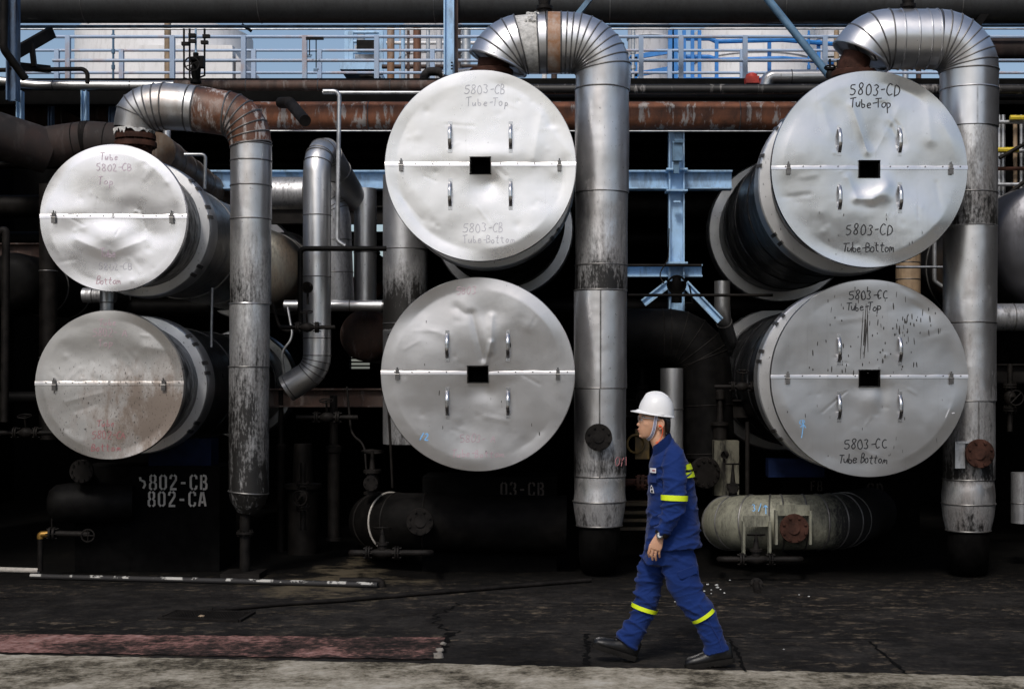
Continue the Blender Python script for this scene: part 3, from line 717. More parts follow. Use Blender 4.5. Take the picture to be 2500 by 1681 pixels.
# right arch
t = thing('insulated_pipe', 'tall silver arched pipe with clean smooth elbow, beside the right stack', 'pipe', P(2208, 1250, YP), 'silver arched pipes rising beside the stacks')
A3 = alu('right_arch_aluminium', base=(.76, .765, .785), rough=.33, lvl=.05, seed=25, dents=.12, brown=.12, spk=0)
A4 = alu('right_riser_aluminium', base=(.74, .735, .735), rough=.36, seed=26, dents=.25, brown=.35,
         bands=[(zat(1210, YP), .75), (zat(1150, YP), .6), (zat(1110, YP), .40), (zat(1085, YP), .85), (zat(930, YP), .50), (zat(735, YP), .32), (zat(600, YP), .26), (zat(522, YP), .22), (zat(514, YP), .82), (zat(440, YP), .66), (zat(380, YP), .55), (zat(296, YP), .50), (zat(290, YP), .03), (zat(150, YP), .03)])
section(arcv(2024, 162, 72, 152, 90, 9), 68, A3, t, 'elbow_jacket', (3, 6, 9), YP, caps=False)
section([(2024, 90), (2048, 90), (2080, 90), (2108, 90), (2130, 90)], 67.5, A3, t, 'jacket_section', (1, 2, 3, 4), YP, smat='seamlite')
section(arcv(2133, 164, 74, 90, 0, 8) + [(2207, 206)], [67.5 - i * .2 for i in range(9)] + [65], A3, t, 'elbow_jacket', (1, 2, 3, 4, 5, 6, 7, 8), YP)
section(vrun(2207, 206, 292), 65.5, A3, t, 'jacket_section', (0,), YP, (2207, 208, 292), smat='seamlite')
section(vrun(2207, 292, 516), 63, A4, t, 'jacket_section', (0, 8), YP, wob=.004, seed=6)
section(vrun(2209, 516, 735), 60, A4, t, 'jacket_section', (0,), YP, wob=.004, seed=7, smat='seamlite')
section(vrun(2208, 735, 912), 59, A4, t, 'jacket_section', (0,), YP, wob=.003, seed=8)
section(vrun(2207, 912, 1090), 58, A4, t, 'jacket_section', (0,), YP, (2212, 913, 1090), wob=.003, seed=9)
section(vrun(2205, 1090, 1145), [57, 58, 60, 59], A4, t, 'jacket_section', (0,), YP)
section([(2205, 1145), (2205, 1175), (2205, 1206)], [60, 57, 50], A4, t, 'tapered_jacket', (0, 2), YP)
section([(2205, 1205), (2205, 1245)] + [(2205, 1272, 13.45), (2205, 1285, 13.8), (2205, 1285, 15.5)], 46, M['black'], t, 'bare_elbow', (), YP)
mb = MB(); mb.tube([P(2230, 1032, 13.3), P(2230, 1032, 13.0)], L(20, YP), 24); mb.flange(P(2230, 1032, 13.0), (0, -1, 0), L(33, 13), .035, 8); mb.tube([P(2230, 1032, 12.965), P(2230, 1032, 12.955)], L(14, 13), 24)
mb.build('blind_flange', M['rustiron'], t)
mb = MB(); c = P(2185, 1035, 13.06); mb.box(c, (L(22, YP), .05, L(60, YP))); mb.box(c + Vector((L(20, YP), -.01, L(28, YP))), (L(55, YP), .06, .02)); mb.build('access_box', M['zinc'], t)
mb = MB(); c0 = P(2024 + 72 * math.cos(R(152)), 162 - 72 * math.sin(R(152)), YP); dd = Vector((.47, 0, .88))
mb.ring(c0, dd, L(68, YP), .014, 48, 8); mb.lathe(c0 + dd * .03, dd, [(0, L(67, YP)), (.01, L(38, YP))], 40, False); mb.build('lagging_end_ring', [A3], t)
mb = MB(); mb.tube([P(1945, 175, YP), P(1943, 150, YP), P(1952, 126, YP)], [L(40, YP), L(36, YP), L(33, YP)], 28); mb.flange(P(1945, 176, YP), (0, 0, 1), L(52, YP), .05, 10); mb.build('nozzle', M['rustiron'], t)

# left arch
YL = 13.38
t = thing('insulated_pipe', 'shorter arched pipe with patchy rust across its top, right beside the left stack', 'pipe', P(566, 1250, YL), 'silver arched pipes rising beside the stacks')
A5 = alu('left_elbow_aluminium', base=(.60, .60, .60), rough=.42, lvl=.30, seed=41, dents=.15, brown=.5)
A6 = alu('left_riser_aluminium', base=(.72, .715, .71), rough=.37, seed=42, dents=.2, brown=.3,
         bands=[(zat(1160, YL), .95), (zat(960, YL), .80), (zat(840, YL), .68), (zat(760, YL), .58), (zat(697, YL), .48), (zat(690, YL), .74), (zat(640, YL), .64), (zat(560, YL), .48), (zat(480, YL), .26), (zat(330, YL), .12)])
ps = [(305, 296), (308, 280)] + [(312 + 64 * (1 - math.cos(R(a_))), 268 - 26 * math.sin(R(a_))) for a_ in (10, 26, 42, 58, 74, 90)] + [(392, 243), (430, 246)]
section(ps, [45, 46] + [49, 50, 51, 52, 52.5, 53] + [53, 52], A5, t, 'elbow_jacket', (2, 3, 4, 5, 6, 7), YL, caps=False)
RS = rusty('rust_patched_sheet', 12, .75, .65, base=((.035, .02, .014), (.15, .058, .028), (.36, .33, .30)), rough=.5)
section([(430, 246), (447, 248)], 52, A5, t, 'jacket_section', (0,), YL)
section([(447, 248), (470, 251), (494, 255), (518, 259)], [52, 51.5, 51, 50.5], RS, t, 'rusted_sleeve', (0, 3), YL, wob=.004)
section([(518, 259), (530, 262), (543, 270), (554, 281), (562, 295), (568, 311), (571, 330)], [50.5, 50, 50, 49.5, 49, 48, 47], RS, t, 'elbow_jacket', (1, 2, 3, 4, 5, 6), YL)
section(vrun(572, 330, 500), 46.5, A6, t, 'jacket_section', (0, 2, 5), YL, wob=.003, seed=1)
section(vrun(571, 500, 692), 46, A6, t, 'jacket_section', (0,), YL, wob=.005, seed=2)
section(vrun(568.5, 692, 835), 45, A6, t, 'jacket_section', (0,), YL, wob=.004, seed=3, smat='seamlite')
section(vrun(567, 835, 1120), 45, A6, t, 'jacket_section', (0,), YL, wob=.003, seed=4)
section([(566, 1120), (564, 1145), (560, 1168)], [45, 38, 20], A6, t, 'tapered_jacket', (0,), YL)
mb = MB(); mb.tube(vpath([(558, 1165), (558, 1300)], YL), L(12, YL), 16); mb.flange(P(558, 1215, YL), (0, 0, 1), L(20, YL), .02, 6); mb.build('support_post', M['iron'], t)
mb = MB(); mb.box(P(556, 1306, YL) , (.36, .36, .05)); mb.build('base_plate', M['iron'], t)
mb = MB(); mb.flange(P(309, 335, YL), (0, 0, 1), L(47, YL), .05, 12); mb.flange(P(309, 318, YL), (0, 0, 1), L(45, YL), .05, 12); mb.tube([P(309, 350, YL), P(306, 290, YL)], L(36, YL), 28)
mb.build('nozzle_flange', M['rustiron'], t)
mb = MB(); rr3 = random.Random(9); rows = []
for k in range(61):                              # torn lower edge of the lagging
    a_ = 2 * math.pi * k / 60; e = Vector((math.cos(a_), math.sin(a_), 0)) * L(45, YL)
    rows.append([P(305.5, 295, YL) + e, P(305.5, 303, YL) + e * (1 + rr3.uniform(-.02, .05)) - Vector((0, 0, rr3.uniform(-.03, .03)))])
mb.rows(rows, False); mb.build('torn_edge', M['wool'], t)

# ------------------------------------------------------------------ thinner lagged pipes between the stacks
AL = alu('plain_aluminium', base=(.72, .72, .72), rough=.36, lvl=.12, seed=51, dents=.12)
AD = alu('sooty_aluminium', base=(.55, .55, .56), rough=.42, lvl=.50, seed=52, dents=.12)
def pipe(label, pts, r_, mat, Y=15, fillet=.25, name='pipe', cat='pipe', seams=(), group=None, smat='seam', caps=True, n=24, seamstep=None, gore=5, vline=None):
    W3 = vpath(pts, Y); Ym = sum(p.y for p in W3) / len(W3); rw = L(r_, Ym)
    path = fil(W3, max(fillet, rw * 1.2), gore) if len(W3) > 2 else W3
    mb = MB(); mb.tube(path, rw, n, caps); mb.mi = 1
    if seamstep:
        acc = 0
        for a, b in zip(path, path[1:]):
            ln = (b - a).length; d = (b - a).normalized(); q = seamstep - acc
            while q < ln: mb.ring(a + d * q, d, rw, .006, 32, 6); q += seamstep
            acc = (acc + ln) % seamstep
        if len(W3) > 2 and rw > .1:
            for i in range(1, len(path) - 1):
                if (path[i + 1] - path[i]).length < rw * 1.3: mb.ring(path[i], path[i + 1] - path[i - 1], rw, .006, 32, 6)
    o = mb.build(name, [mat, M[smat]], None, ang=50)
    return tag(o, label, cat, group)
pipe('silver bent pipe left of the middle stack with rounded top bend and cut elbow foot', [(808, 455, 15.6), (722, 308, 14.4), (722, 842, 14.4), (652, 885, 14.4)], 31, AL, fillet=.26, seamstep=.62, name='lagged_pipe')
pipe('silver pipe dropping behind the bent pipe, at the end of its slope', [(832, 430, 15.6), (832, 700, 15.6)], 26, AL, seamstep=.7, name='lagged_pipe')
pipe('silver horizontal pipe stub left of the bent pipe at rail height', [(622, 440, 15.4), (760, 440, 15.4), (770, 690, 15.4)], 37, AD, fillet=.3, seamstep=.35, name='lagged_pipe')
pipe('thin silver horizontal pipe crossing low behind the bent pipe', [(648, 696, 15.2), (880, 696, 15.2)], 13, AL, seamstep=.35, name='lagged_pipe')
A7 = alu('column_aluminium', base=(.62, .62, .63), rough=.42, seed=55, dents=.2,
         bands=[(zat(1010, 15), .65), (zat(780, 15), .30), (zat(755, 15), .22), (zat(748, 15), 1.0), (zat(690, 15), .92), (zat(620, 15), .6), (zat(560, 15), .3), (zat(400, 15), .12)])
o = pipe('wide silver standpipe with black grime, half hidden behind the middle stack', [(923, 400, 15), (923, 605, 15), (923, 1010, 15)], 51, A7, fillet=.01, seamstep=.78, name='lagged_pipe')
pipe('grey upright pipe end behind the worker in the white helmet', [(1530, 838, 14.6), (1530, 1010, 14.6), (1530, 1230, 14.6)], 26, alu('upright_aluminium', base=(.52, .52, .52), rough=.45, seed=57, bands=[(zat(1180, 14.6), 1.0), (zat(1100, 14.6), .8), (zat(980, 14.6), .4), (zat(940, 14.6), .2), (zat(838, 14.6), .1)]), fillet=.01, seamstep=.42, name='lagged_pipe')
pipe('short silver downpipe under the far flange of the right stack', [(1645, 640, 16.6), (1645, 720, 16.6), (1668, 800, 17.2)], 18, AL, seamstep=.5, name='lagged_pipe')
pipe('short white connecting pipe between the two left tanks', [(243, 640, 13.3), (243, 720, 13.3)], 15, M['zinc'], seamstep=.2, name='lagged_pipe')
pipe('grey crosspipe behind the connecting pipe of the left tanks', [(190, 672, 14.4), (262, 672, 14.4)], 17, AD, seamstep=.1, name='lagged_pipe')
pipe('large black pipe bending down behind the worker', [(1400, 765, 14.9), (1600, 765, 14.9), (1612, 1040, 14.9)], 62, M['black'], fillet=.36, seamstep=.5, smat='iron', name='oily_pipe')
pipe('black sooty downpipe left of the left stack', [(110, 420, 14.8), (110, 1000, 14.8)], 20, M['iron'], seamstep=.9, name='oily_pipe')
pipe('thin grey riser with an elbow at the far left edge', [(-5, 530, 14.2), (14, 520, 14.2), (10, 960, 14.2)], 9, M['iron'], fillet=.06, name='thin_pipe')
pipe('black pipe crossing low at the far left edge', [(-60, 905, 15), (85, 905, 15)], 14, M['black'], name='oily_pipe')
pipe('dark sloping pipe running in from the left edge', [(-60, 290, 14.6), (110, 345, 15.0)], 52, M['purplerust'], name='oily_pipe')
pipe('rust brown elbow beside the flange above the left stack', [(105, 335, 15), (200, 322, 15), (330, 330, 15)], 46, M['purplerust'], seamstep=.33, smat='iron', name='oily_pipe')
pipe('rusty pipe sloping away behind the left stack', [(355, 345, 13.9), (560, 500, 19)], 38, rusty('sloping_rust_pipe', 6, .2, .3, base=((.03, .025, .02), (.14, .085, .05), (.19, .17, .14)), rough=.5), seamstep=.5, name='oily_pipe')
pipe('silver band pipe at the right edge, beside the right arch', [(2255, 722, 14), (2400, 722, 14)], 31, AD, seamstep=.22, name='lagged_pipe')
pipe('silver upright pipe in the lower right corner gloom', [(2325, 1075, 14), (2325, 1190, 14)], 22, AD, seamstep=.3, name='lagged_pipe')
pipe('tan pipe showing between the tanks of the right stack', [(2068, 560, 17), (2068, 690, 17)], 28, M['tan'], seamstep=.2, name='lagged_pipe')
pipe('thin galvanised downpipe left of the right arch', [(2128, 520, 16), (2128, 640, 16), (2150, 655, 16)], 5, M['zinc'], fillet=.06, name='thin_pipe')
pipe('thin rail pipe crossing between the right tanks', [(2040, 608, 15.6), (2190, 608, 15.6)], 3, M['zinc'], name='thin_pipe')
pipe('thin black pipe framing the foot of the bent pipe', [(684, 760, 14.0), (684, 566, 14.0), (880, 566, 14.0)], 6, M['black'], fillet=.05, name='thin_pipe')
pipe('thin galvanised pipe hanging between two thicker ones', [(736, 208, 14.3), (773, 208, 14.3), (768, 548, 14.3), (786, 560, 14.3)], 5, M['zinc'], fillet=.06, name='thin_pipe')
pipe('thin galvanised elbow pipe left of the left riser', [(420, 352, 14.2), (468, 352, 14.2), (466, 430, 14.2)], 4, M['zinc'], fillet=.04, name='thin_pipe')
pipe('thin pale hanging pipe right of the left stack', [(483, 655, 14.2), (481, 790, 14.2)], 3.2, M['zinc'], name='thin_pipe')
pipe('thin dark pipe crossing behind the worker at chest height of the beams', [(1430, 672, 15.6), (1760, 672, 15.6)], 3.5, M['iron'], name='thin_pipe')
pipe('thin twin pipe running along the lower blue beam', [(1430, 604, 16.1), (1598, 604, 16.1)], 3.2, M['iron'], name='thin_pipe')

# far tanks peeping out
def drum(label, x, y, r_, Ya, Yb, mat, name='storage_drum', seams=4):
    c = P(x, y, Ya); rad = L(r_, Ya); mb = MB()
    mb.lathe(c, (0, 1, 0), [(0, rad * .55), (.06, rad * .9), (.14, rad), (Yb - Ya, rad)], 56)
    mb.mi = 1
    for k in range(1, seams + 1): mb.ring(c + Vector((0, .14 + (Yb - Ya - .2) * k / seams, 0)), (0, 1, 0), rad, .012, 56, 6)
    return tag(mb.build(name, [mat, M['seam']], None, ang=50), label, 'tank')
drum('dull jacketed tank end showing right of the left riser', 590, 610, 92, 15.6, 17.2, alu('dull_jacket', base=(.22, .21, .18), rough=.5, lvl=.45, seed=61, dents=.1, brown=.4))
drum('pale silver tank behind the dull jacketed one', 640, 585, 62, 17.8, 19, AL)
drum('large dark tank at the right edge beyond the right arch', 2425, 560, 160, 14.4, 18, alu('dark_tank', base=(.10, .10, .11), rough=.4, lvl=.45, seed=62, dents=.15))
drum('black tank deep in shade at the left edge', 20, 640, 68, 14.8, 18, M['black'])
drum('brown tank end low behind the bent pipe', 830, 762, 60, 15.8, 18, M['rustdark'])

# ------------------------------------------------------------------ steelwork, deck, walls and pipe rack behind
def solid(name, label, cat, mb, mats, group=None, **k): return tag(mb.build(name, mats, **k), label, cat, group)
# dark backdrop added for the unlit plant interior, with openings to the daylight behind
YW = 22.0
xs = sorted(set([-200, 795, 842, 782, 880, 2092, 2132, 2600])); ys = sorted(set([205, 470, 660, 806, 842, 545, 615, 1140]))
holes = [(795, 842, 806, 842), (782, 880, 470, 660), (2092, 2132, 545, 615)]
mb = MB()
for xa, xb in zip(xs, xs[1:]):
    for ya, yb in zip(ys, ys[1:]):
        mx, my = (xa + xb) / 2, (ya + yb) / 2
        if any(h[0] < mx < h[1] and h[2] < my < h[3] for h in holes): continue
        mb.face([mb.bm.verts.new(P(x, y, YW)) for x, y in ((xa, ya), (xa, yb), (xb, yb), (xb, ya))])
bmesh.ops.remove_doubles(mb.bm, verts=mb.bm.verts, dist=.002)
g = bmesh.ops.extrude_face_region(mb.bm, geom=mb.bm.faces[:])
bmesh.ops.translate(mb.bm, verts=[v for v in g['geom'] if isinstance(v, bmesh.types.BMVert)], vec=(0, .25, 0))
for x_ in (-8.6, 8.2):  # unseen side blocks, added for dark reflections in the pipes
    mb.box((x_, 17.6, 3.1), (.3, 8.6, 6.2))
for x_ in (-7.15, 6.35):                        # unseen blocks added on both sides to darken the pipe edges
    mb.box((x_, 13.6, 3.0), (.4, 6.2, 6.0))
solid('shade_backdrop', 'added black backdrop standing for the unlit plant behind the tanks', 'wall', mb, M['shade_black'], smooth=False)
mb = MB()
for k in range(5): mb.bar(P(796 + k * 11.3, 805, 21.9), P(796 + k * 11.3, 843, 21.9), .02 if k % 2 else .035, .03)
for k in range(5): mb.bar(P(794, 807 + k * 8.5, 21.9), P(843, 807 + k * 8.5, 21.9), .03, .025)
solid('window_lattice', 'barred window low in the dark left of the middle stack', 'window', mb, M['black'], smooth=False)
# walkway deck with its guard rails
t = thing('walkway', 'raised walkway with pale blue guard rails crossing behind the pipes', 'walkway', P(1200, 190, 17.5))
mb = MB(); a, b = P(-150, 190, 16.6), P(2600, 190, 16.6)
mb.box(((a.x + b.x) / 2, 19.2, a.z + .03), (b.x - a.x, 5.2, .06))
for y_ in (16.62, 18.2, 19.9, 21.6): mb.ibeam((a.x, y_, a.z - .13), (b.x, y_, a.z - .13), .24, .12, .015)
for k in range(12): mb.bar((a.x + k * 1.3, 16.7, a.z - .1), (a.x + k * 1.3, 21.6, a.z - .1), .08, .14)
mb.build('deck', M['black'], t)
def rail(Y, x0, x1, ys_, posts, mat, r_, ybot=186, skipx=()):
    for y in ys_:
        mb = MB(); mb.tube([P(x0, y, Y), P(x1, y, Y)], r_, 8); mb.build('rail', mat, t)
    for x, yt in posts:
        mb = MB(); mb.bar(P(x, ybot, Y), P(x, yt - 2, Y), .055, .055, (0, 1, 0)); mb.build('post', mat, t)
RB = rusty('rusty_blue_rail', 14, .0, .0, base=((.30, .41, .58), (.37, .47, .62), (.42, .31, .29)), rough=.5)
rail(16.8, 120, 2340, (84, 138), [(155, 84), (393, 84), (555, 84), (694, 84), (858, 84), (1124, 84), (1460, 84), (1551, 84), (1697, 84), (1879, 84)], RB, .020)
rail(17.9, 40, 2340, (115, 166), [(130, 115), (277, 115), (578, 115), (728, 115), (985, 115), (1525, 115), (1690, 115)], RB, .018)
# pipe rack overhead
BT = alu('overhead_pipe_jacket', base=(.06, .062, .064), rough=.5, lvl=.5, seed=71, metal=.5, dents=.05)
pipe('very large black pipe running across the whole top edge', [(-200, 6, 15.5), (2600, 6, 15.5)], 46, BT, seamstep=1.9, name='overhead_pipe')
pipe('thin slate pipe just under the large top pipe', [(-200, 61, 15.9), (2600, 58, 15.9)], 3.6, M['bluestrut'], name='overhead_pipe')
pipe('thinner pale conduit below the slate pipe at the top', [(-200, 67, 16.2), (2600, 66, 16.2)], 1.8, M['zinc'], name='overhead_pipe')
pipe('second dark pipe along the top edge, right of the middle arch', [(1400, 38, 16.3), (2600, 44, 16.3)], 15, M['black'], name='overhead_pipe')
pipe('silver pipe leading in from the left edge under the walkway', [(-60, 178, 15.6), (84, 194, 15.7), (397, 195, 15.7)], 10.5, AL, fillet=.5, seamstep=.85, name='rack_pipe')
pipe('brown rusted pipe along the walkway left of the middle stack', [(397, 195, 15.8), (1060, 195, 15.8)], 12, M['rustdark'], seamstep=.8, name='rack_pipe')
pipe('black pipe with white flaking along the walkway at right', [(1200, 203, 15.8), (2600, 203, 15.8)], 11, M['blackpipe'], name='rack_pipe')
pipe('pale capped hanger pipe below the brown walkway pipe', [(735, 211, 15.5), (960, 211, 15.5)], 4, M['zinc'], name='rack_pipe')
pipe('black pipe under the flaking walkway pipe at right', [(1200, 222, 16.2), (2600, 222, 16.2)], 6, M['black'], name='rack_pipe')
pipe('large rusty pipe with white streaks behind the arches', [(560, 264, 16.15), (1830, 264, 16.15)], 32, M['rust'], seamstep=1.4, name='rusty_pipe')
pipe('rusty dim pipe deep behind the left arch', [(-100, 268, 18.2), (560, 268, 18.2)], 30, M['rustdark'], seamstep=1.4, name='rusty_pipe')
pipe('large brown pipe at the right edge level with the rails', [(2250, 112, 17), (2500, 112, 17)], 30, M['purplerust'], name='rusty_pipe')
pipe('thin pale conduit under the large rusty pipe', [(560, 298, 15.9), (1830, 299, 15.9)], 1.7, M['zinc'], name='rack_pipe')
pipe('black pipe stub ending over the bent pipe', [(640, 234, 15.8), (660, 234, 15.6), (695, 275, 14.9)], 13, M['iron'], fillet=.12, name='rack_pipe')
pipe('black elbow pipe standing over the walkway at far left', [(-20, 160, 15.4), (200, 157, 15.4), (199, 190, 15.4)], 5, M['iron'], fillet=.1, name='rack_pipe')
for i, (lb_, y, r_, Y, m_) in enumerate([
    ('upper black pipe in the shade under the walkway', 318, 14, 18.5, 'black'), ('middle black pipe in the shade under the walkway', 352, 18, 19, 'iron'),
    ('lower black pipe in the shade above the blue beams', 376, 9, 18.4, 'black'), ('sooty pipe in the shade just below the upper blue beam', 470, 26, 18.8, 'iron'),
    ('sooty pipe in the shade midway between the blue beams', 545, 18, 19.2, 'black'), ('sooty pipe deep in shade below the lower blue beam', 700, 20, 18, 'black')]):
    pipe(lb_, [(-80, y, Y), (2500, y, Y)], r_, M[m_], name='shaded_pipe')
# blue structural steel
def beam(label, a, b, ht, wd, mat, name='steel_beam', up=(0, 0, 1), plates=()):
    mb = MB(); mb.ibeam(a, b, ht, wd, .018, up); return solid(name, label, 'beam', mb, mat)
YB = 16.45
beam('pale blue horizontal beam between the left and middle stacks', P(440, 411, YB), P(900, 411, YB), L(42, YB), .2, M['blue'])
beam('pale blue horizontal beam right of the middle arch', P(1400, 411, YB), P(1666, 411, YB), L(42, YB), .2, M['blue'])
beam('lower pale blue horizontal beam near the far flange', P(1400, 617, YB), P(1598, 617, YB), L(28, YB), .2, M['blue'])
mb = MB(); mb.ibeam(P(1540, 800, YB - .16), P(1540, 289, YB - .16), L(35, YB), .16, .016, (1, 0, 0))
for y in (388, 436, 600): mb.box(P(1540, y, YB - .2), (.24, .26, .02))
for y in (340, 460): mb.box(P(1541, y, YB - .33), (.08, .1, .02))
solid('steel_column', 'pale blue column standing between the middle and right stacks', 'column', mb, M['blue'])
mb = MB(); mb.box(P(1542, 345, YB - .38), (.11, .1, .22)); mb.box(P(1545, 322, YB - .42), (.10, .08, .04)); mb.box(P(1540, 375, YB - .36), (.06, .06, .2)); solid('junction_box', 'small grey junction box on the pale blue column', 'box', mb, M['bluestrut'])
beam('diagonal blue brace below the lower beam at left of the column', P(1465, 690, YB - .3), P(1522, 646, YB - .3), .09, .09, M['blue'], 'steel_brace')
beam('diagonal blue brace right of the column foot', P(1560, 646, YB - .3), P(1640, 730, YB - .3), .09, .09, M['blue'], 'steel_brace')
mb = MB(); mb.lathe(P(1541, 628, 15.9), (0, 0, -1), [(0, .05), (.06, .05), (.061, .09), (.16, .09), (.2, .06), (.3, .06)], 16); mb.ring(P(1541, 648, 15.82), (0, 1, .3), .1, .012, 20, 6); mb.tube([P(1570, 650, 15.85), P(1578, 690, 15.85), P(1560, 690, 15.85)], .012, 6)
solid('floodlight', 'black lamp fitting with white cable hanging under the column', 'lamp', mb, M['black'])
mb = MB(); mb.tube(fil(vpath([(1524, 520, 16.1), (1522, 590, 16.1), (1500, 625, 16.05), (1512, 645, 15.95)], 17), .15), .008, 6); solid('cable', 'thin cable looping off the pale blue column', 'cable', mb, M['iron'])
mb = MB(); mb.ibeam(P(1023, 172, 15.2), P(1023, -60, 15.2), .11, .12, .014, (1, 0, 0))
mb.mi = 1
for y in (143, 150, 157): mb.tube([P(1029, y, 15.13), P(1029, y, 15.10)], .012, 6)
mb.mi = 2; mb.bar(P(1038, 165, 15.25), P(1038, -60, 15.25), .05, .03, (0, 1, 0))
solid('steel_column', 'pale blue column at the top, left of the middle arch', 'column', mb, [M['blue'], M['iron'], M['rustdark']])
mb = MB(); mb.tube([P(1740, -12, 15.0), P(1888, 172, 15.0)], L(9, 15), 16); solid('brace_tube', 'slate blue diagonal tube crossing in front of the white tanks', 'brace', mb, M['bluestrut'])
mb = MB(); mb.bar(P(1310, 40, 15.0), P(1352, -12, 15.0), .08, .05); solid('brace_tube', 'short blue diagonal brace behind the top of the middle arch', 'brace', mb, M['bluestrut'])
mb = MB(); mb.bar(P(2215, 70, 15.4), P(2250, 20, 15.4), .10, .08); solid('brace_tube', 'dark diagonal brace behind the top of the right arch', 'brace', mb, M['black'])
for x0, x1, lb_ in ((40, 52, 'leftmost blue stub post under the walkway'), (187, 200, 'blue stub post under the walkway, left of the left arch'), (112, 121, 'dim blue stub post between two brighter ones'), (250, 266, 'dim blue stub post behind the rust brown elbow')):
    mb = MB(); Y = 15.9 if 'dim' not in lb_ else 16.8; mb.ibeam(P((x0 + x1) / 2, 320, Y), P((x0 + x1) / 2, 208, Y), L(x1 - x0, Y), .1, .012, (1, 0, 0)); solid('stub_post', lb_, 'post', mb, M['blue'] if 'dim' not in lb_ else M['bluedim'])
mb = MB(); mb.tube([P(380, 420, 14.6), P(380, 290, 14.6)], L(9, 14.6), 16); solid('thin_pipe', 'short silver standpipe rising behind the left arch', 'pipe', mb, AL)
mb = MB(); mb.ibeam(P(30, 230, 14.9), P(30, -40, 14.9), L(22, 14.9), .14, .014, (1, 0, 0)); mb.mi = 1
for k in range(4): mb.tube([P(24 + 10 * (k % 2), 148 + 9 * (k // 2), 14.82), P(24 + 10 * (k % 2), 148 + 9 * (k // 2), 14.79)], .014, 6)
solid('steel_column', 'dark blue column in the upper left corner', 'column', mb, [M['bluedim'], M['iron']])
pipe('grey pipe hanging in the upper left corner with an angled foot', [(10, -40, 14.6), (8, 112, 14.6), (58, 180, 14.8)], 9, M['iron'], fillet=.1, name='thin_pipe')
mb = MB(); mb.bar(P(34, 122, 15.1), P(118, 74, 15.6), .07, .12); mb.bar(P(34, 150, 15.1), P(112, 158, 15.6), .05, .08); mb.bar(P(72, 100, 15.3), P(78, 152, 15.3), .05, .05, (0, 1, 0)); solid('steel_bracket', 'dark slanting bracket beside the upper left column', 'bracket', mb, M['iron'])
mb = MB()
for k in range(2):
    x = 705 + 15 * k; mb.tube([P(x, 88, 16.7), P(x, 125 + 30 * k, 16.7)], .007, 6); mb.tube([P(x - 6, 126 + 32 * k, 16.7), P(x + 6, 126 + 32 * k, 16.7)], .006, 6); mb.tube([P(x - 6, 130 + 32 * k, 16.7), P(x + 4, 130 + 32 * k, 16.7)], .006, 6)
mb.bar(P(697, 88, 16.7), P(737, 88, 16.7), .03, .03)
solid('hook_hanger', 'hanger with two dangling hooks on the guard rail', 'hooks', mb, M['iron'])
# vertical pipes behind the walkway
for lb_, x, r_, Y, mt, y1 in (('rust streaked pipe just right of the blue access platform', 890, 8.5, 18.6, rusty('pipe_rust_a', 21, .2, .1, base=((.12, .10, .08), (.26, .13, .06), (.38, .34, .30)), rough=.6), 60),
        ('brown pipe second from the blue access platform', 950, 9, 18.6, rusty('pipe_rust_b', 22, .1, .2, base=((.05, .03, .02), (.17, .07, .035), (.22, .13, .09)), rough=.6), 60),
        ('grey pipe standing left of the pale blue top column', 1000, 7, 19.4, M['whiteshade'], 60), ('wide white pipe between grey ones behind the guard rail', 1062, 10, 19.4, M['zinc'], 60),
        ('mossy tan post behind the valve cluster', 382, 7.5, 18.5, M['tan'], 40), ('pale pipe stub just left of the diagonal tube foot', 1905, 6, 18.6, M['tan'], 70),
        ('blue post just left of the brown pipe', 918, 4.5, 18.4, M['blue'], 60), ('slim grey pipe between the brown and white ones', 975, 4, 18.9, M['zinc'], 60)):
    mb = MB(); mb.tube([P(x, 192, Y), P(x, y1, Y)], L(r_, Y), 16); solid('upright_pipe', lb_, 'pipe', mb, mt)
pipe('dark pipe hoop on the walkway beside the middle stack', [(966, 196, 17), (966, 163, 17), (1012, 163, 17), (1012, 200, 17)], 10, M['purplerust'], fillet=.16, name='rack_pipe')
pipe('silver pipe end resting behind the top of the middle stack', [(1008, 168, 16.2), (1110, 160, 16.2)], 9, AL, name='rack_pipe')
pipe('silver elbow pipe on the walkway right of the red box', [(1742, 204, 16.4), (1748, 175, 16.4), (1915, 174, 16.4)], 15.5, AL, fillet=.22, seamstep=.4, name='lagged_pipe')
mb = MB(); c = P(1712, 184, 16.5); mb.box(c, (L(30, 16.5), .16, L(16, 16.5))); mb.lathe(c + Vector((0, 0, .03)), (0, 0, 1), [(0, .07), (.04, .065), (.06, .03)], 16)
solid('hose_box', 'small red box on the walkway beside the silver elbow', 'box', mb, M['redpaint'])
# blue access platform
t = thing('access_platform', 'pale blue access platform with rails and dark sign box left of the middle stack', 'platform', P(825, 180, 21))
mb = MB(); mb.box(P(828, 170, 21), (L(80, 21), 1.2, L(16, 21))); mb.build('floor', M['blue'], t)
for x in (790, 800, 868): mb = MB(); mb.bar(P(x, 170, 20.5), P(x, 72, 20.5), .06, .06, (0, 1, 0)); mb.build('post', M['blue'], t)
for y in (74, 95, 120, 145): mb = MB(); mb.tube([P(788, y, 20.5), P(872, y, 20.5)], .025, 8); mb.build('rail', M['blue'], t)
mb = MB(); mb.box(P(836, 104, 20.45), (L(46, 20.4), .1, L(22, 20.4))); mb.build('sign_box', M['iron'], t)
mb = MB(); mb.box(P(845, 140, 20.9), (.3, .3, .5)); mb.box(P(826, 130, 20.9), (.2, .2, .3)); mb.tube([P(822, 165, 20.9), P(822, 60, 20.9)], .06, 8); mb.build('equipment', M['zinc'], t)
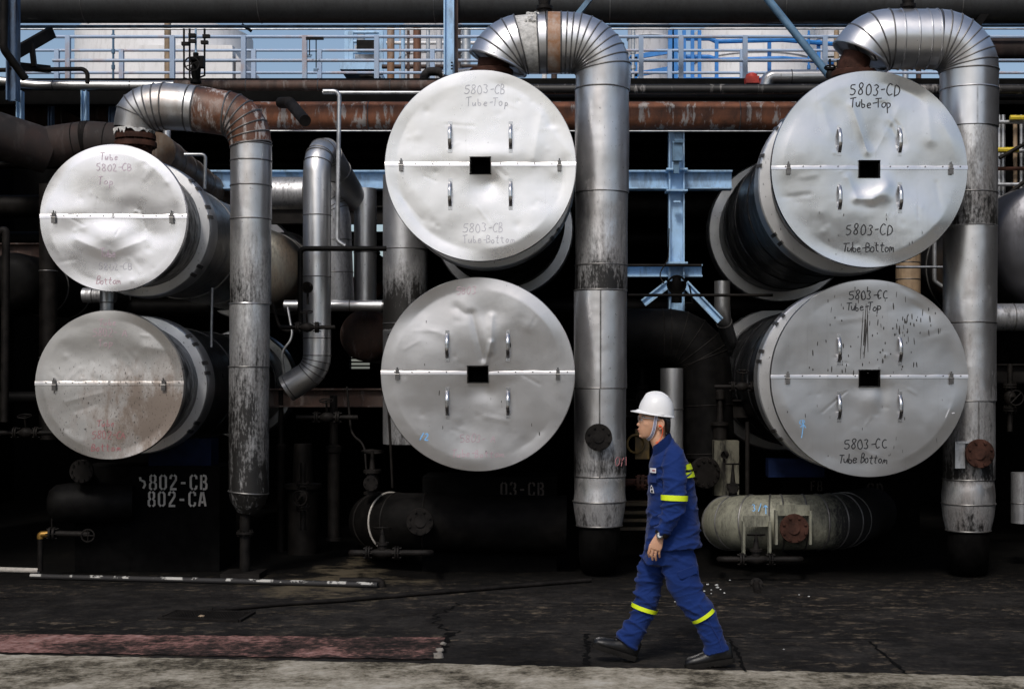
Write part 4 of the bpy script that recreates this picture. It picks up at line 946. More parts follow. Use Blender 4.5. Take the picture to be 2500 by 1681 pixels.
# steam valve cluster
t = thing('valve_cluster', 'black gate valve with handwheel under thin piping, in front of the white building', 'valve', P(447, 186, 15.4))
mb = MB(); mb.lathe(P(446, 190, 15.4), (0, 0, 1), [(0, .06), (.03, .06), (.031, .035), (.09, .05), (.16, .055), (.22, .04), (.24, .075), (.27, .075), (.28, .03), (.33, .03)], 16)
mb.box(P(455, 142, 15.4), (.10, .1, .12)); mb.build('body', M['black'], t)
mb = MB(); c = P(437, 146, 15.25); mb.ring(c, (.25, -1, .1), .075, .009, 24, 6)
for k in range(4): a_ = k * math.pi / 2 + .4; mb.tube([c, c + Vector((.073 * math.cos(a_), 0, .073 * math.sin(a_)))], .006, 6)
mb.tube([c, P(446, 150, 15.4)], .014, 8); mb.build('handwheel', M['iron'], t)
for x, y1, m_ in ((432, 178, 'iron'), (446, 125, 'blue'), (466, 172, 'iron'), (419, 178, 'iron')):
    mb = MB(); mb.tube([P(x, 66, 15.45), P(x, y1, 15.45), P(446, y1 + 8, 15.45)], .012, 8); mb.build('riser', M[m_], t)
for x, y in ((438, 81), (470, 83), (438, 94), (466, 97), (422, 100)):
    mb = MB(); mb.box(P(x, y, 15.4), (.075, .05, .035)); mb.tube([P(x, y - 4, 15.4), P(x, y + 4, 15.4)], .014, 8); mb.build('needle_valve', M['iron'], t)
mb = MB(); mb.box(P(562, 64, 16.0) , (.12, .06, .03), Matrix.Rotation(.6, 3, 'Y')); solid('steel_clip', 'small black clip hanging off the slate pipe', 'clip', mb, M['black'])
# flanged valves above arches
for x, y, lb_ in ((1240, 8, 'black vent valve standing on the middle arch'), (2068, 4, 'black vent valve standing on the right arch')):
    mb = MB(); mb.lathe(P(x, y + 26, YP), (0, 0, 1), [(0, .05), (.05, .05), (.051, .075), (.08, .075), (.081, .05), (.14, .06), (.2, .05), (.21, .08), (.24, .08), (.25, .03), (.4, .03)], 20); solid('vent_valve', lb_, 'valve', mb, M['iron'])
for x, y, lb_ in ((1890, 170, 'taller black valve at the diagonal tube foot'), (1908, 172, 'black valve with a handwheel behind the top of the right stack')):
    mb = MB(); mb.lathe(P(x, y + 18, 14.6), (0, 0, 1), [(0, .05), (.03, .05), (.031, .03), (.08, .045), (.12, .03), (.13, .05), (.15, .05), (.16, .012), (.24, .012)], 16); mb.ring(P(x, y - 34 + 18, 14.6), (0, .2, 1), .055, .008, 20, 6); mb.tube([P(x - 11, y - 16, 14.6), P(x + 11, y - 16, 14.6)], .006, 6); solid('gate_valve', lb_, 'valve', mb, M['iron'])
pipe('thin dark drain pipe bending over the top of the right stack', [(1893, 196, 14.5), (1900, 178, 14.5), (1925, 150, 14.5)], 4, M['iron'], fillet=.1, name='thin_pipe')

# far buildings and tanks
YF = 40
t = thing('white_building', 'white clad building rising behind the left walkway', 'building', (P(300, 0, YF).x, YF, 0))
mb = MB(); zt = zat(20, YF); x0, x1 = P(110, 0, YF).x, P(527, 0, YF).x
mb.lathe(((x0 + x1) / 2, YF + (x1 - x0) / 2, -.2), (0, 0, 1), [(0, (x1 - x0) / 2), (zt, (x1 - x0) / 2)], 64); mb.build('round_wall', M['white'], t)
mb = MB(); a, b = P(505, 103, YF - 1), P(537, 230, YF - 1); mb.box(((a.x + b.x) / 2 - 1.2, YF + .5, (zat(103, YF - 1)) / 2), (2.6, 3, zat(103, YF - 1))); mb.build('annex', M['white'], t)
mb = MB(); c = P(548, 135, YF); pts = [P(537, 230, YF - .9), P(537, 122, YF - .9), P(556, 150, YF - .9), P(556, 230, YF - .9)]
mb.rows([pts, [p + Vector((0, 3, 0)) for p in pts]]); mb.build('shaded_corner', M['whiteshade'], t)  # shaded corner of the building, drawn as a darker grey part
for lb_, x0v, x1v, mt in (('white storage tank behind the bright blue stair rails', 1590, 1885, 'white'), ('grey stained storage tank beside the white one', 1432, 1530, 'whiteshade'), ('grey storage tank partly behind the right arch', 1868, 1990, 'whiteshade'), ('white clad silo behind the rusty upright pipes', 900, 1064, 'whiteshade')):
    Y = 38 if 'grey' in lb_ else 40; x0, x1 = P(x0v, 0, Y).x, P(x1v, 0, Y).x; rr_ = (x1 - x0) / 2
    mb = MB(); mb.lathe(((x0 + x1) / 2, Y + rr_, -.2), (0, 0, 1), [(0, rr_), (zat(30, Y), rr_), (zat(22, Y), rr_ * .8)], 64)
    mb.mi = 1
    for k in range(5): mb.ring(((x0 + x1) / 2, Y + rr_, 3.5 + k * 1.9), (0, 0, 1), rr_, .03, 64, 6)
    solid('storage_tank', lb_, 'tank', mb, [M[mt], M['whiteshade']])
t = thing('stair_rail', 'bright blue stair and rails wrapped round the white storage tank', 'railing', P(1700, 190, 37))
for y0, y1 in ((92, 98), (134, 140)):
    mb = MB(); mb.tube(fil([P(1548, y0 - 4, 36.5), P(1618, y0 - 4, 36.5), P(1630, y0 + 3, 36.5), P(1780, y0 - 1, 36), P(1915, y1 + 4, 36.5)], .3), .06, 8); mb.build('rail', M['bluevivid'], t)
for x in (1558, 1577, 1593, 1632, 1752, 1864): mb = MB(); mb.bar(P(x, 196, 36.4), P(x, 70 if x < 1600 else 92, 36.4), .09, .09, (0, 1, 0)); mb.build('post', M['bluevivid'], t)
mb = MB(); mb.box(P(1720, 193, 36.4), (P(1900, 0, 36.4).x - P(1540, 0, 36.4).x, .6, .25)); mb.build('platform', M['bluevivid'], t)
t = thing('ladder', 'bright blue caged ladder beside the grey stained tank', 'ladder', P(1470, 190, 37))
for x in (1436, 1448): mb = MB(); mb.bar(P(x, 196, 36), P(x, 130, 36), .08, .08, (0, 1, 0)); mb.build('side_rail', M['bluevivid'], t)
for y0 in (120, 160): mb = MB(); mb.bar(P(1435, y0 + 12, 36), P(1545, y0 - 6, 36), .08, .12); mb.build('stringer', M['bluevivid'], t)
for x in (1537, 1528): mb = MB(); mb.bar(P(x, 196, 36), P(x, 70, 36), .14, .14, (0, 1, 0)); mb.build('upright', M['bluevivid'], t)
# scaffold at the right edge
t = thing('scaffold', 'rusty scaffold with two yellow tubes at the right edge', 'scaffolding', P(2310, 440, 16))
for x in (2276, 2285, 2312, 2326, 2350): mb = MB(); mb.tube([P(x, 470, 16), P(x, 262, 16)], .024, 8); mb.build('standard', M['zinc'] if x != 2312 else M['tan'], t)
for y in (278, 344, 384, 420, 455): mb = MB(); mb.tube([P(2268, y, 15.9), P(2400, y, 15.9)], .022, 8); mb.build('ledger', M['zinc'] if y != 384 else M['rustiron'], t)
for y, x0, x1 in ((268, 2300, 2335), (341, 2268, 2320)): mb = MB(); mb.tube([P(x0, y, 15.85), P(x1, y, 15.85)], .028, 8); mb.build('yellow_tube', M['yellowpaint'], t)
for (x0, y0, x1, y1) in ((2270, 462, 2350, 400), (2276, 360, 2350, 318)): mb = MB(); mb.tube([P(x0, y0, 15.8), P(x1, y1, 15.8)], .022, 8); mb.build('brace', M['iron'], t)
# dark stair left of the middle stack
t = thing('stair', 'small black steel stair beside the silver standpipe', 'stairs', P(850, 640, 16.2))
for k in range(5): mb = MB(); mb.box(P(838 + k * 8, 572 + k * 13, 16.2 + k * .02), (.22, .5, .03)); mb.build('tread', M['black'], t)
for o in (-.25, .25): mb = MB(); mb.bar(P(828, 560, 16.2) + Vector((0, o, 0)), P(880, 642, 16.2) + Vector((0, o, 0)), .03, .14); mb.build('stringer', M['black'], t)
mb = MB(); mb.tube([P(818, 720, 16), P(818, 570, 16)], .035, 10); mb.build('post', M['rustdark'], t)
for k, (x, lb_) in enumerate(((792, 'rusty round flange left of the stair'), (845, 'rusty round flange right of the stair foot'))):
    mb = MB(); mb.flange(P(x, 655, 16.6), (0, -1, 0), L(28, 16.6), .06, 12); mb.tube([P(x, 655, 16.6), P(x, 655, 18)], L(22, 17), 20); solid('pipe_flange', lb_, 'flange', mb, M['rustiron'])

# ------------------------------------------------------------------ piers, low pipes and valves under the tanks
SG = {
 '8': [[(.2,1),(.08,.9),(.08,.62),(.16,.5),(.05,.38),(.05,.1),(.18,0)],[(.3,1),(.42,.9),(.42,.62),(.34,.5),(.45,.38),(.45,.1),(.32,0)]],
 '0': [[(.2,1),(.06,.85),(.06,.15),(.2,0)],[(.3,1),(.44,.85),(.44,.15),(.3,0)]],
 '2': [[(.05,.74),(.08,.92),(.2,1)],[(.3,1),(.44,.9),(.44,.68),(.08,.12)],[(.03,.03),(.48,.03)]],
 'C': [[(.2,1),(.06,.85),(.06,.15),(.2,0)],[(.3,1),(.44,.9),(.45,.72)],[(.3,0),(.44,.1),(.45,.28)]],
 'B': [[(.08,1),(.08,0)],[(.2,.97),(.38,.93),(.42,.75),(.36,.55),(.2,.52)],[(.36,.48),(.45,.35),(.43,.1),(.36,.03),(.2,.03)]],
 'A': [[(.03,0),(.2,.98)],[(.3,.98),(.47,0)],[(.17,.28),(.33,.28)]],
 'D': [[(.08,1),(.08,0)],[(.2,.97),(.38,.9),(.45,.6),(.45,.4),(.38,.1),(.2,.03)]],
 '3': [[(.05,.8),(.12,.97),(.22,1)],[(.32,.98),(.43,.85),(.4,.6),(.28,.53)],[(.3,.47),(.45,.35),(.42,.1),(.3,0)],[(.2,0),(.06,.1),(.04,.25)]],
 '-': [[(.08,.45),(.4,.45)]], 'h': [[(.06,.85),(.1,.6)],[(.16,.62),(.36,.55),(.40,.32),(.28,.08)]], ' ': [],
 'F': [[(.08,1),(.08,0)],[(.2,.97),(.45,.97)],[(.2,.52),(.38,.52)]],
}
def stencil(text, x0, y0, h, Y, mat, parent, adv=.70):
    mb = MB(); x = x0
    for ch in text:
        for st in SG[ch]: mb.ribbon([P(x + a * h, y0 + h * (1 - b), Y) for a, b in st], L(h * .15, Y))
        x += adv * h
    mb.build('marking', mat, parent, smooth=False, keep=True)
def pier(label, x0, x1, y0, Yf, lines):
    a = P(x0, y0, Yf); b = P(x1, y0, Yf); t = thing('support_pier', label, 'pier', ((a.x + b.x) / 2, Yf, 0), 'piers carrying the tank stacks')
    mb = MB(); mb.box(((a.x + b.x) / 2, Yf + .35, a.z / 2), (b.x - a.x, .7, a.z)); mb.build('concrete_block', M['shade_black'], t)
    for tx in lines: stencil(tx[0], tx[1], tx[2], tx[3], Yf - .004, M[tx[4]], t)
    return t
t = pier('black pier under the left stack with pale stencilled letters', 170, 500, 1062, 13.75, [('h802-CB', 317, 1081, 33, 'stencil'), ('802-CA', 337, 1119, 33, 'stencil')])
a = P(335, 1000, 13.85); b = P(478, 1062, 13.85); mb = MB(); mb.box(((a.x + b.x) / 2, 14.05, (a.z + b.z) / 2), (b.x - a.x, .3, a.z - b.z)); mb.build('saddle', M['bluepanel'], t)
t = pier('black pier under the middle stack with faint dark stencil', 962, 1268, 1085, 13.75, [('03-CB', 1140, 1098, 30, 'stencildim'), ('03-CA', 1148, 1140, 30, 'stencildim')])
t = pier('black pier under the right stack with fainter stencil behind the cream pipe', 1800, 2095, 1078, 14.9, [('F8', 1846, 1095, 22, 'stencildim'), ('CD', 1975, 1100, 30, 'stencildim')])
a = P(1752, 1045, 13.95); b = P(1880, 1087, 13.95); mb = MB(); mb.box(((a.x + b.x) / 2, 14.1, (a.z + b.z) / 2), (b.x - a.x, .2, a.z - b.z)); mb.build('saddle', M['bluepanel'], t)
# pipes lying under the middle stack
def low_pipe(label, pts, r_, mat, gseams, fl, flr, flm, smat):
    t = thing('low_pipe', label, 'pipe', (P(*pts[1]).x, pts[1][2], 0))
    W3 = vpath(pts, 0); rw = L(r_, 13.6); path = fil(W3, rw * 1.9, 8)
    mb = MB(); mb.tube(path, rw, 40)
    mb.mi = 1
    for i in gseams: mb.ring(path[i], path[min(i + 1, len(path) - 1)] - path[max(i - 1, 0)], rw, .009, 44, 6)
    mb.build('jacket', [mat, M[smat]], t, ang=50)
    x, y, Y = fl; mb = MB(); mb.tube([P(x, y, Y + .3), P(x, y, Y)], L(flr * .62, Y), 24); mb.flange(P(x, y, Y), (0, -1, 0), L(flr, Y), .035, 8); mb.tube([P(x, y, Y - .035), P(x, y, Y - .045)], L(flr * .42, Y), 24)
    mb.build('blind_flange', M[flm], t)
    return t, path, rw
BP = plain('tarred_lagging', (.0045, .004, .0036), .65, .7, spec=.07)
t, path, rw = low_pipe('large tarred elbow pipe with a white ring lying under the middle stack', [(858, 1186, 15.6), (858, 1186, 13.7), (1290, 1194, 13.7)], 66, BP, (3, 6, 9), (957, 1187, 13.28), 31, 'iron', 'iron')
mb = MB(); mb.ring(path[5], path[6] - path[4], rw + .004, .009, 44, 6); mb.build('white_ring', M['stencil'], t)
t, path, rw = low_pipe('large cream painted pipe with black seams lying under the right stack', [(1658, 1190, 15.6), (1658, 1190, 13.6), (1905, 1188, 13.6), (1985, 1165, 15.0)], 63, M['cream'], (2, 4, 6, 8, 9, 10, 12, 14, 16, 18), (1808, 1202, 13.24), 33, 'rustiron', 'seam')
for (x0, y0, x1, y1) in ((1767, 1161, 1844, 1238), (1693, 1186, 1752, 1263)):
    mb = MB(); Y = 13.27
    for a, b in (((x0, y0), (x1, y0)), ((x1, y0), (x1, y1)), ((x0, y1), (x0, y0))): mb.bar(P(*a, Y), P(*b, Y), .10, .022, (0, -1, 0) if a[1] == b[1] else (1, 0, 0))
    mb.build('flange_frame', M['cream'], t)
mb = write('3/^', P(1735, 1158, 13.3).x, P(1735, 1158, 13.3).z, L(15, 13.3), lambda x, z: Vector((x, 13.6 - math.sqrt(max(.001, (rw + .006) ** 2 - (z - P(0, 1190, 13.6).z) ** 2)), z)), .008, adv=.9); mb.build('marking', M['chalkblue'], t, smooth=False, keep=True)
def gate_valve(label, x, y, Y, x0, x1, wheel_dy, m_='iron'):
    t = thing('gate_valve', label, 'valve', (P(x, y, Y).x, Y, 0))
    pr = L(7, Y)
    mb = MB(); mb.tube(fil([P(x0, y, Y + .5), P(x0, y, Y), P(x - 26, y, Y)], .06), pr, 14); mb.tube(fil([P(x + 26, y, Y), P(x1, y, Y), P(x1, y, Y + .5)], .06), pr, 14); mb.build('pipe', M[m_], t)
    mb = MB(); mb.lathe(P(x - 28, y, Y), (1, 0, 0), [(0, pr), (L(8, Y), pr * 1.1), (L(28, Y), L(13, Y)), (L(48, Y), pr * 1.1), (L(56, Y), pr)], 20)
    mb.lathe(P(x, y, Y), (0, 0, 1), [(0, L(11, Y)), (L(18, Y), L(11, Y)), (L(18.1, Y), L(15, Y)), (L(24, Y), L(15, Y)), (L(24.1, Y), L(8, Y)), (L(44, Y), L(5, Y)), (L(abs(wheel_dy) + 3, Y), L(1.5, Y))], 20); mb.build('body', M[m_], t)
    for s_ in (-1, 1):
        for k in (0, 1): mb = MB(); mb.flange(P(x + s_ * (28 + k * 6), y, Y), (s_, 0, 0), L(15, Y), L(4, Y), 6); mb.build('flange', M[m_], t)
    mb = MB(); c = P(x, y + wheel_dy, Y); mb.ring(c, (0, .15, 1), L(20, Y), L(1.8, Y), 28, 6)
    for k in range(4): a_ = k * math.pi / 2 + .5; mb.tube([c, c + Vector((math.cos(a_) * L(19, Y), math.sin(a_) * L(19, Y), 0))], L(1.3, Y), 6)
    mb.build('handwheel', M[m_], t)
gate_valve('gate valve with handwheel under the tarred elbow pipe', 871, 1258, 12.95, 800, 982, -56)
gate_valve('gate valve with handwheel under the cream pipe', 1722, 1273, 13.0, 1638, 1824, -56)
pipe('flanged elbow stub standing on the ground below the gate valve of the tarred pipe', [(774, 1322, 12.8), (872, 1322, 12.8), (868, 1345, 12.7)], 8, M['iron'], fillet=.05, name='drain_stub')
bpy.data.objects['drain_stub']['label'] = 'flanged drain stub on the ground under the tarred pipe valve'
mb = MB(); mb.flange(P(1722, 1330, 12.75), (0, -1, .2), L(15, 12.75), .03, 6); mb.tube(fil([P(1722, 1330, 12.9), P(1722, 1330, 12.6), G(1726, 1350)], .05), L(8, 12.7), 14)
solid('drain_stub', 'flanged drain elbow on the ground under the cream pipe', 'drain', mb, M['iron'])
# left corner
t = thing('low_pipe', 'black drum shaped pipe end lying under the left stack', 'pipe', (P(200, 0, 13.5).x, 13.5, 0))
mb = MB(); mb.lathe(P(107, 1146, 13.5), (1, .25, 0), [(0, .05), (.02, L(30, 13.5)), (.08, L(42, 13.5)), (.2, L(46, 13.5)), (.55, L(46, 13.5)), (.78, L(42, 13.5)), (.79, .04)], 36); mb.build('jacket', M['black'], t)
mb = MB(); mb.flange(P(188, 1072, 13.35), (0, -1, 0), L(27, 13.4), .04, 10); mb.tube([P(188, 1072, 13.4), P(188, 1072, 14)], L(20, 13.5), 20); mb.build('blind_flange', M['iron'], t)
t = thing('drain_valve', 'small flanged valve with brass elbow beside the left pier', 'valve', G(92, 1303))
mb = MB(); mb.tube(fil([P(92, 1300, 13.3), P(92, 1222, 13.3)], .05), L(6, 13.3), 14); mb.build('pipe', M['iron'], t)
mb = MB(); mb.tube(fil([P(92, 1226, 13.3), P(92, 1216, 13.3), P(112, 1215, 13.3)], .05), L(7.5, 13.3), 14); mb.build('elbow', M['brass'], t)
mb = MB(); mb.flange(P(113, 1214, 13.3), (1, 0, 0), L(15, 13.3), .02, 6); mb.flange(P(122, 1214, 13.3), (1, 0, 0), L(15, 13.3), .02, 6); mb.build('flange', M['iron'], t)
mb = MB(); mb.tube([P(125, 1214, 13.3), P(205, 1216, 13.3)], L(7, 13.3), 14); mb.tube([P(118, 1205, 13.3), P(118, 1180, 13.3)], L(2, 13.3), 8); mb.build('body', M['iron'], t)
mb = MB(); c = P(200, 1219, 13.2); mb.ring(c, (.3, -1, 0), L(14, 13.2), .008, 20, 6)
for k in range(4): a_ = k * math.pi / 2; mb.tube([c, c + Vector((math.cos(a_) * .055, 0, math.sin(a_) * .055))], .005, 6)
mb.build('handwheel', M['iron'], t)
mp = Mat('flaked_white_pipe'); nz = mp.noise(mp.pos((1.7, 1, 1)), 2.2, 6, .7); zc = mp.add('SeparateXYZ', {'Vector': mp.add('NewGeometry').outputs['Normal']}).outputs[2]
fl = mp.math('MULTIPLY', mp.ramp(nz, [(.52, 0.0), (.55, 1.0)]), mp.ramp(zc, [(.1, 0.0), (.3, 1.0)]))
M['flaked'] = mp.out(Base_Color=mp.mix(fl, (.014, .013, .013), (.42, .41, .38)), Roughness=.7)
def ground_pipe(label, pts, r_, mat, cat='pipe', name='ground_pipe', n=12):
    W3 = [G(*p) + Vector((0, 0, r_)) for p in pts]; W3 = [p - Vector((0, 0, 0)) for p in W3]
    mb = MB(); mb.tube(fil(W3, .2, 4) if len(W3) > 2 else W3, r_, n); return solid(name, label, cat, mb, mat)
ground_pipe('white painted pipe lying on the ground at the left edge', [(-80, 1300), (88, 1305)], .026, M['stencil'])
ground_pipe('black pipe with flaked white paint lying along the ground', [(70, 1318), (480, 1328), (860, 1338)], .026, M['flaked'])
ground_pipe('black hose trailing across the ground from the drain grate', [(484, 1394), (640, 1380), (783, 1371), (1010, 1352), (1345, 1325)], .020, M['iron'], 'hose', 'hose')
t = thing('drain_grate', 'square iron drain grate set in the ground, left of the hose end', 'drain grate', G(470, 1404))
q = [G(401.5, 1392.5), G(578, 1396), G(544, 1416), G(363, 1409)]; up = Vector((0, 0, .010))
mb = MB(); mb.face([mb.bm.verts.new(p + up * .3) for p in q]); mb.build('pit', M['crack'], t, smooth=False)
mb = MB()
for k in range(30): f_ = (k + .5) / 30; mb.bar(q[0].lerp(q[1], f_) + up, q[3].lerp(q[2], f_) + up, .008, .012)
for k in range(8): f_ = (k + .5) / 8; mb.bar(q[0].lerp(q[3], f_) + up, q[1].lerp(q[2], f_) + up, .010, .010)
mb.build('bars', M['iron'], t, smooth=False)
mb = MB()
for k in range(4): mb.bar(q[k] + up, q[(k + 1) % 4] + up, .03, .018)
mb.build('frame', M['iron'], t, smooth=False)
r4 = random.Random(12)
def stone(x, y, s_, name, label, cat, mat, group=None):
    p = G(x, y); mb = MB(); bmesh.ops.create_icosphere(mb.bm, subdivisions=2, radius=s_)
    k = r4.uniform(0, 50)
    for v in mb.bm.verts: v.co *= 1 + .5 * mn.noise(v.co.normalized() * 1.6 + Vector((k, 0, 0))); v.co.z *= .6
    for v in mb.bm.verts: v.co += p + Vector((0, 0, s_ * .4))
    return solid(name, label, cat, mb, mat, group)
PB = plain('white_pebble_stone', (.48, .48, .46), .8, .3)
for x, y, s_ in ((1596, 1334, .015), (1612, 1331, .012), (1632, 1333, .015), (1634, 1338, .013), (1604, 1346, .009), (1641, 1342, .008), (1620, 1343, .008), (1650, 1350, .009), (1620, 1351, .006), (1662, 1321, .008), (1842, 1358, .009), (1538, 1370, .008), (1820, 1354, .006), (1448, 1345, .006), (1785, 1478, .006)):
    stone(x, y, s_, 'pebble', 'white pebble scattered on the asphalt beyond the worker', 'pebble', PB, 'white pebbles scattered on the asphalt')
stone(459, 1406, .026, 'leaf_litter', 'crumpled pale leaf lying on the drain grate', 'leaf', plain('dry_leaf', (.26, .19, .12), .8, .2))
CR = plain('broken_concrete', (.20, .18, .155), .9, .3, bump=.4)
for x, y, s_, lb_ in ((998, 1497, .04, 'largest concrete lump at the broken end of the red strip'), (1002, 1483, .03, 'middle concrete lump at the broken end of the red strip'), (1009, 1468, .022, 'smallest concrete lump at the broken end of the red strip')):
    stone(x, y, s_, 'concrete_lump', lb_, 'rubble', CR)
# shaded clutter glimpsed between the stacks
a, b = P(1627, 1003, 14.4), P(1683, 1128, 14.4); mb = MB(); mb.box(((a.x + b.x) / 2, 14.5, (a.z + b.z) / 2), (b.x - a.x, .2, a.z - b.z)); solid('dirty_panel', 'dirty pale upright panel left of the right stack, above the cream pipe', 'panel', mb, plain('dirty_panel', (.11, .105, .08), .7, .4, grime=.95, scale=3, spec=.15))
mb = MB(); mb.flange(P(1603, 1075, 14.3), (.3, -1, 0), L(36, 14.3), .06, 12); mb.tube([P(1603, 1075, 14.35), P(1603, 1075, 15.2)], L(26, 14.5), 24); solid('pipe_flange', 'dark round flange just right of the worker, beside the dirty panel', 'flange', mb, M['iron'])
mb = MB(); mb.lathe(P(1669, 1128, 13.9), (0, 0, 1), [(0, L(10, 14)), (L(20, 14), L(10, 14)), (L(22, 14), L(14, 14)), (L(27, 14), L(14, 14)), (L(28, 14), L(6, 14)), (L(50, 14), L(4, 14)), (L(72, 14), L(2, 14))], 18); mb.ring(P(1669, 1056, 13.9), (0, .1, 1), L(17, 14), L(1.6, 14), 24, 6); mb.tube([P(1653, 1056, 13.9), P(1686, 1056, 13.9)], L(1.3, 14), 6); mb.flange(P(1669, 1110, 13.8), (0, -1, 0), L(13, 14), .03, 6); solid('gate_valve', 'small upright valve in front of the dirty panel', 'valve', mb, M['iron'])
pipe('slim grey post between the dirty panel and the right stack', [(1702, 960, 14.2), (1702, 1128, 14.2)], 5, M['iron'], name='thin_pipe')
mb = MB(); mb.lathe(P(1640, 1000, 14.6), (0, 0, 1), [(0, L(16, 14.6)), (L(30, 14.6), L(16, 14.6)), (L(32, 14.6), L(22, 14.6)), (L(38, 14.6), L(22, 14.6)), (L(40, 14.6), L(8, 14.6)), (L(90, 14.6), L(5, 14.6)), (L(92, 14.6), L(10, 14.6)), (L(110, 14.6), L(10, 14.6)), (L(114, 14.6), L(4, 14.6))], 20); solid('relief_valve', 'black tall relief valve left of the right stack, in shade', 'valve', mb, M['iron'])
mb = MB(); mb.flange(P(1452, 1098, 14.0), (1, -.2, 0), L(18, 14), .03, 8); mb.flange(P(1462, 1098, 14.0), (1, -.2, 0), L(18, 14), .03, 8); mb.tube([P(1420, 1098, 14), P(1490, 1098, 14)], L(9, 14), 16); solid('pipe_flange', 'rusty flange pair just left of the worker at chest height', 'flange', mb, M['rustiron'])
mb = MB(); mb.box(P(1462, 1010, 14.3), (.14, .12, .3)); mb.ring(P(1448, 1010, 14.2), (.3, -1, 0), .09, .012, 20, 6); solid('pump_motor', 'small dark yellow motor behind the chin of the worker', 'motor', mb, plain('dirty_yellow', (.10, .06, .008), .6, .5, grime=.6))
mb = MB()
for k, y in enumerate((1145, 1163, 1181, 1200)): mb.box(P(1455, y, 14.4) + Vector((0, 0, 0)), (.5, .3, .03))
mb.box(P(1400, 1172, 14.5), (.05, .2, .4)); mb.box(P(1510, 1172, 14.5), (.05, .2, .4))
solid('steel_step', 'grimy ochre steel step low behind the worker', 'steps', mb, plain('ochre_step', (.05, .033, .012), .7, .6, grime=.6))
for lb_, x, y0, y1, r_, Y in (('oily upright pipe in shade between bent pipe and tarred elbow', 760, 900, 1230, 14, 14.8), ('oily upright pump casing in shade left of the tarred elbow', 690, 1010, 1270, 34, 15.2), ('oily upright pipe in deep shade behind the left riser', 640, 880, 1260, 9, 15.4)):
    mb = MB(); mb.lathe(P(x, y1, Y), (0, 0, 1), [(0, L(r_ * 1.3, Y)), (.03, L(r_ * 1.3, Y)), (.031, L(r_, Y)), (L(y1 - y0, Y) * .6, L(r_, Y)), (L(y1 - y0, Y) * .61, L(r_ * 1.25, Y)), (L(y1 - y0, Y) * .65, L(r_ * 1.25, Y)), (L(y1 - y0, Y) * .66, L(r_ * .7, Y)), (L(y1 - y0, Y), L(r_ * .6, Y))], 24); solid('oily_equipment', lb_, 'equipment', mb, M['iron'])
t = thing('gate_valve', 'tall dim gate valve standing on the tarred elbow pipe', 'valve', P(855, 1120, 13.9))
mb = MB(); Y = 13.7; mb.lathe(P(848, 1125, Y), (0, 0, 1), [(0, L(20, Y)), (L(6, Y), L(20, Y)), (L(6.5, Y), L(12, Y)), (L(30, Y), L(16, Y)), (L(48, Y), L(12, Y)), (L(49, Y), L(20, Y)), (L(56, Y), L(20, Y)), (L(57, Y), L(7, Y)), (L(100, Y), L(3, Y))], 22); mb.build('body', M['iron'], t)
mb = MB(); mb.flange(P(845, 1100, 13.55), (0, -1, 0), L(17, Y), .03, 6); mb.build('flange', M['iron'], t)
mb = MB(); mb.ring(P(848, 1028, Y), (0, .2, 1), L(24, Y), L(2, Y), 26, 6); mb.tube([P(826, 1028, Y), P(870, 1028, Y)], L(1.5, Y), 6); mb.build('handwheel', M['iron'], t)
# unseen dark block added behind the camera to darken reflections in the metal
mb = MB(); mb.box((0, -44, 3.6), (150, 6, 7.2))
for k in range(30): mb.box((-72 + k * 5, -40.96, 3.6), (.3, .1, 7.2))
solid('reflection_blocker', 'unseen long dark grey block added behind the viewer to darken reflections', 'building', mb, plain('blocker_grey', (.07, .07, .075), .8, .2, scale=1, bump=0), smooth=False)

# ------------------------------------------------------------------ the worker, walking to the left
PY = 9.24; K = PY / F
def q4(u, w_): return ((1305.9 + .25 * u - CX) * K, CAMH - (867.5 + .25 * w_ - CY) * K)
def q5(u, w_): return ((1305.9 + .2082 * u - CX) * K, CAMH - (1212.6 + .2082 * w_ - CY) * K)
def q6(u, w_): return ((1417.9 + .0952 * u - CX) * K, CAMH - (876.8 + .0952 * w_ - CY) * K)
U4, U5, U6 = .25 * K, .2082 * K, .0952 * K
def V(q, dy=0): return Vector((q[0], PY + dy, q[1]))
def slices(mb, rows, n=40, ex=2.3, caps=True):
    """rows: (q_front, q_back, half width, y centre): flat-ish oval rings joining two profile points"""
    out = []
    for f, b, hw, yc in rows:
        cx, cz = (f[0] + b[0]) / 2, (f[1] + b[1]) / 2; ax, az = (b[0] - f[0]) / 2, (b[1] - f[1]) / 2; ring = []
        for i in range(n):
            a_ = 2 * math.pi * i / n; c_, s_ = math.cos(a_), math.sin(a_)
            e = (abs(c_) ** ex + abs(s_) ** ex) ** (-1 / ex)
            ring.append(Vector((cx + ax * c_ * e, PY + yc + hw * s_ * e, cz + az * c_ * e)))
        out.append(ring)
    mb.rows(out, True, caps); return mb
def limb(mb, pts, n=24):                          # (q, y offset, radius in plane, radius across)
    P3 = [V(q, dy) for q, dy, *_ in pts]
    rows = []
    for i, p in enumerate(P3):
        d = (P3[min(i + 1, len(P3) - 1)] - P3[max(i - 1, 0)]).normalized()
        yv = Vector((0, 1, 0)); yv = (yv - d * yv.dot(d)).normalized(); xv = d.cross(yv)
        ra, rb = pts[i][2], pts[i][3]
        rows.append([p + xv * ra * math.cos(2 * math.pi * k / n) + yv * rb * math.sin(2 * math.pi * k / n) for k in range(n)])
    mb.rows(rows, True, True); return rows
